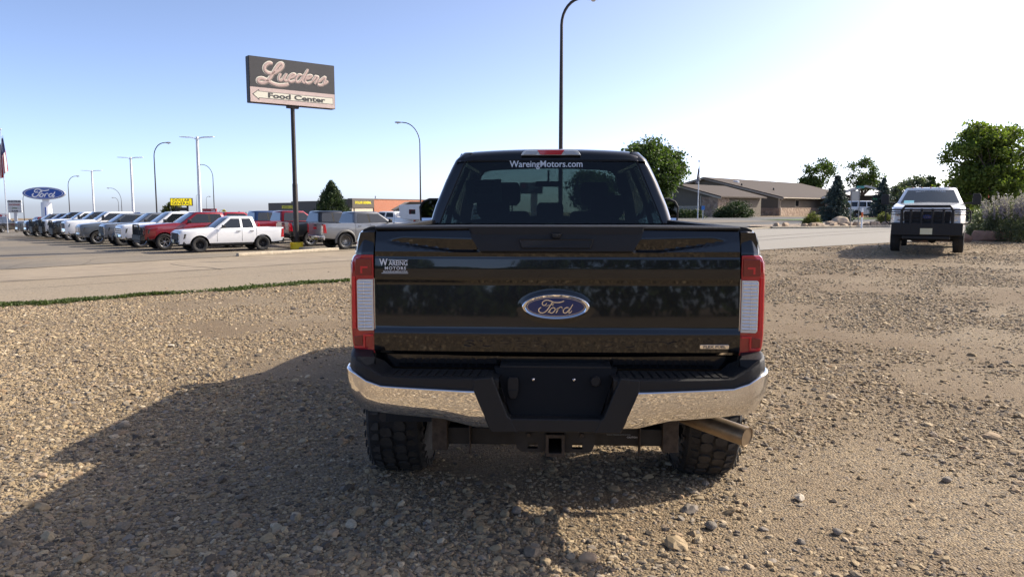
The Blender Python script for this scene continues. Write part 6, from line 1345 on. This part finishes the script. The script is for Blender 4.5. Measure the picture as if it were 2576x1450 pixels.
for k, (px, Y, yt, w_, sp, fl, lb) in enumerate(((2462, 31.5, 520, 66, False, 60, 'white blossomed shrub nearest the white guarded pickup'), (2500, 30.0, 512, 70, True, 24, 'lavender shrub second from the white guarded pickup'), (2545, 29.3, 505, 74, True, 12, 'lavender shrub third from the white guarded pickup'), (2590, 28.6, 498, 80, True, 8, 'lavender shrub cut by the right edge'), (2525, 33.2, 502, 90, False, 50, 'leafy green shrub behind the lavender shrubs'), (2585, 33.5, 496, 90, False, 40, 'tall green shrub behind the lavender at the right edge'), (2470, 34.5, 512, 70, False, 40, 'green shrub behind the guarded pickup mirror'))):
    bush(lb, px, Y, yt, 600, w_, L_grey, 40+k, 5200, .06, 'shrub', fl, sp, sg)
# rocks
def rock(name, label, loc, dims, seed, m, parent=None, rz=0.0, group=None, rough=.28, box=False):
    rg = random.Random(seed); bm = bmesh.new(); bmesh.ops.create_icosphere(bm, subdivisions=3, radius=1.0)
    pl = [(Vector((rg.gauss(0, 1), rg.gauss(0, 1), rg.gauss(0, .7))).normalized(), rg.uniform(.62, .88)) for _ in range(9)]
    for v in bm.verts:
        p = v.co.copy()
        if box: q = max(abs(p.x), abs(p.y), abs(p.z)); p = p.lerp(p/q, .75)
        for nrm, d in pl:
            e = p.dot(nrm)
            if e > d: p -= nrm*(e-d)*.85
        p *= 1+rough*.25*math.sin(5*p.x+seed)*math.cos(4*p.y+2*seed); v.co = Vector((p.x*dims[0], p.y*dims[1], p.z*dims[2]))
    me = bpy.data.meshes.new(name); bm.to_mesh(me); bm.free(); me.materials.append(m); o = put(name, me, parent, loc=loc, rz=rz)
    if label: tag(o, label, 'rock', group)
    return o
M_boulder = mat('pale_boulder', (.50, .40, .29), .9, noise=.3, nscale=2, bump=.8, bscale=7)
M_sand = mat('red_sandstone', (.24, .15, .11), .9, noise=.2, nscale=3, bump=.6, bscale=12)
M_edge = mat('edging_stone', (.36, .27, .19), .9, noise=.25, nscale=4, bump=.7, bscale=10)
x = ground_xy(2113, 49.5); rock('boulder', 'large pale boulder in the planting bed under the blue spruce', (x, 49.5, hgt(x, 49.5)+.25), (.62, .5, .42), 3, M_boulder, rz=.3)
x = ground_xy(2090, 49.2); rock('boulder', 'smaller tan boulder leaning on the left of the pale boulder', (x, 49.2, hgt(x, 49.2)+.15), (.36, .4, .26), 5, M_edge, rz=.8)
# planting bed with kerb and edging stones
bed_near = lambda s: interp(s, [40.4, 42, 44.5, 47, 52, 60], [25.8, 24.4, 23.2, 22.5, 22.0, 22.0])
bed = struct(sheet('planting_bed', 40.6, 60, lambda s: bed_near(s)+.15, lambda s: bed_near(s)+interp(s, [40.4, 43, 60], [1.5, 5.5, 6.5]), 1.2, .12, M_bedgravel))
kb = kerb('kerb', [(s_, bed_near(s_)) for s_ in (40.4, 41.2, 42, 43.2, 44.5, 46, 47.5, 50, 54, 60)], .35, .13, M_kerb); tag(kb, 'pale concrete kerb curving round the planting bed', 'kerb')
ORD = 'first second third fourth fifth sixth seventh eighth ninth tenth eleventh twelfth thirteenth fourteenth fifteenth sixteenth seventeenth eighteenth nineteenth twentieth twenty-first twenty-second twenty-third twenty-fourth twenty-fifth twenty-sixth'.split()
for k in range(26):
    s_ = lerp(40.9, 57, k/26)+random.Random(k).uniform(-.1, .1); n_ = bed_near(s_)+.55+.1*math.sin(k*1.9); x, y = sn(s_, n_); rg = random.Random(100+k)
    rock('edging_stone', ORD[k]+' rough tan edging stone from the left end of the planting bed', (x, y, hgt(x, y)+.17), (.30*rg.uniform(.7, 1.15), .20*rg.uniform(.8, 1.2), .15*rg.uniform(.7, 1.3)), 200+k, M_edge, rz=R(38)+rg.uniform(-.3, .3), group='edging stones of the planting bed', box=True)
for k, (s_, n_, w_) in enumerate(((32.1, 12.5, .75), (33.4, 11.6, .72), (34.6, 10.7, .70), (35.7, 9.8, .7), (36.8, 8.9, .7), (31.0, 13.2, .5))):
    x, y = sn(s_, n_); rg = random.Random(k+50)
    rock('retaining_stone', ('reddish sandstone block under the shrubs nearest the guarded pickup', 'second reddish sandstone block from the guarded pickup', 'third reddish sandstone block from the guarded pickup', 'fourth reddish sandstone block at the right edge', 'last reddish sandstone block at the right edge', 'small sandstone block beside the guarded pickup wheel')[k], (x, y, hgt(x, y)+.14), (w_*.98, .34, .27), 300+k, M_sand, rz=R(-36)+rg.uniform(-.08, .08), group='sandstone blocks below the shrubs', box=True, rough=.15)
# bank lawn strip
lw = struct(sheet('lawn_strip', 62, 80, 36.5, 41, 1.5, .07, M_lawn)); lw2 = struct(sheet('bank_lawn', 58, 84, 62.02, 75, 3, .05, M_lawn))
# sign posts at the kerb
Y = 45.6; x = ground_xy(2148, Y); z0 = hgt(x, Y); S = empty('traffic_sign', (x, Y, z0), R(8)); tag(S, 'back of a blank traffic sign on two posts with a teal street name', 'sign')
zt, zb = at(2150, 480, Y).z-z0, at(2150, 505, Y).z-z0; M_back = mat('aluminium_back', (.34, .34, .33), .5, .4)
mb = MB(); d_ = .24; c_ = .06; mb.prism([(-d_+c_, zb), (d_-c_, zb), (d_, zb+c_), (d_, zt-c_), (d_-c_, zt), (-d_+c_, zt), (-d_, zt-c_), (-d_, zb+c_)], 'y', -.01, .01); mb.build('plate', M_back, S)
for xx, zz in ((-.26, zt+.05), (.26, zt+.25)): mb = MB(); mb.box(xx-.018, xx+.018, -.03, .01, -.2, zz); mb.build('post', mat('galvanised_post', (.22, .22, .215), .5, .5), S)
mb = MB(); mb.box(.05, .55, -.01, .01, zt+.16, zt+.30); mb.build('street_name', mat('teal_plate', (.03, .22, .22), .5), S)
x = ground_xy(2167, 45.0); z0 = hgt(x, 45.0); S = empty('marker_post', (x, 45.0, z0)); tag(S, 'white marker post with orange band beside the traffic sign', 'post'); H_ = at(2167, 523, 45.0).z-z0
M_orange = mat('orange_band', (.55, .11, .02), .6)
mb = MB(); mb.lathe([(.05, -.1), (.05, H_*.55)], 12, 'z'); mb.lathe([(.05, H_*.8), (.05, H_*.95), (.03, H_), (.0001, H_)], 12, 'z'); PO = mb.build('post', M_white, S); mb = MB(); mb.lathe([(.052, H_*.55), (.052, H_*.8)], 12, 'z'); mb.build('band', M_orange, S)
x = ground_xy(1768, 76.0); z0 = hgt(x, 76.0); S = empty('parking_sign', (x, 76.0, z0)); tag(S, 'small blue parking sign beside the bank flagpole', 'sign'); mb = MB(); mb.box(-.16, .16, -.02, .0, .95, 1.35); mb.build('plate', mat('parking_blue', (.05, .2, .55), .5), S); mb = MB(); mb.box(-.03, .03, 0, .04, -.1, 1.3); mb.build('post', M_white, S)
x = ground_xy(2477, 31.0); z0 = hgt(x, 31.0); S = empty('marker_flag', (x, 31.0, z0)); tag(S, 'small orange marker flag on a wire above the shrubs', 'flag'); H_ = at(2477, 489, 31.0).z-z0
mb = MB(); mb.tube([(0, 0, 0), (.02, 0, H_)], .008, 5); mb.build('wire', M_post, S); mb = MB(); mb.add([(.02, 0, H_), (.10, .02, H_-.10), (.02, 0, H_-.16), (.02, .008, H_), (.10, .028, H_-.10), (.02, .008, H_-.16)], [(0,1,2), (3,5,4), (0,1,4,3), (1,2,5,4)]); mb.build('flag', M_orange, S)
# verge of low weeds between gravel and road
rg = np.random.default_rng(77); n = 40000; s_ = rg.uniform(-14, 9.6, n); wob = .10*np.sin(s_*2.1)+.06*np.sin(s_*5.3+1); wid = .21*(.55+.45*np.clip(np.sin(s_*1.3)+.8, 0, 1)); nn = 16.58+wob+rg.normal(0, 1, n)*wid*.6
keep = rg.uniform(0, 1, n) < np.clip(.75+.4*np.sin(s_*.9+.5)+.3*np.sin(s_*3.7), .15, 1); s_, nn = s_[keep], nn[keep]; n = len(s_)
X_ = CR*s_-SR*nn; Y_ = SR*s_+CR*nn; C = np.stack([X_, Y_, hgt_np(X_, Y_)+rg.uniform(.0, .055, n)], 1)
gr = put('grass_verge', leaves_mesh('grass_verge', C, .05, L_grass, rg, elong=2.2, up=.8)); stuff(gr, 'low green weeds growing along the gravel edge by the road', 'grass')
# a tree belt behind the viewpoint, mirrored in the black paint and the chrome
rg = np.random.default_rng(5); n = 30000; X_ = rg.uniform(-110, 110, n); top = 5.5+2.2*np.sin(X_*.11)+1.5*np.sin(X_*.31+1)+.8*np.sin(X_*.9); C = np.stack([X_, -62+rg.normal(0, 2.5, n), rg.uniform(0, 1, n)**.8*top*1.45], 1)
tb = put('distant_tree_belt', leaves_mesh('distant_tree_belt', C, .9, L_ash, rg)); stuff(tb, 'distant belt of dark trees mirrored in the black tailgate', 'trees')
# larger loose rocks that can be told apart
M_r1 = mat('tan_rock', (.42, .30, .19), .9, noise=.3, nscale=15); M_r2 = mat('grey_rock', (.20, .172, .14), .9, noise=.3, nscale=15); M_r3 = mat('pale_rock', (.52, .45, .35), .9, noise=.2, nscale=15)
for k, (px, py, r_, m_, lb) in enumerate(((107, 1195, .045, M_r1, 'orange tan loose rock beside the shadow tip at lower left'), (235, 1105, .035, M_r2, 'grey loose rock left of the shadow at lower left'), (1790, 1330, .05, M_r2, 'grey loose rock right of the exhaust shadow'), (1480, 1412, .06, M_r1, 'brown loose rock in the sunlit patch at bottom centre'), (2010, 1260, .05, M_r3, 'pale loose rock right of the rear tyre'), (2105, 1345, .04, M_r2, 'dark grey loose rock at lower right'), (2380, 1215, .045, M_r2, 'grey loose rock far right of the rear tyre'), (1300, 1290, .05, M_r2, 'grey loose rock in the shadow below the hitch'), (840, 1345, .05, M_r1, 'brown loose rock in the shadow at bottom left'), (430, 735+130, .05, M_r3, 'pale loose rock on the gravel left of the shadow'))):
    u = (px-CX)/FPX; v = (py-CY)/FPX; c, s = math.cos(PITCH), math.sin(PITCH); d = (u, c-v*s, -s-v*c); t = -CAM_Z/d[2]; x, y = d[0]*t, d[1]*t
    rock('loose_rock', lb, (x, y, hgt(x, y)+r_*.35), (r_*.8, r_*.6, r_*.42), 400+k, m_, rz=k*1.1, group='larger loose rocks')
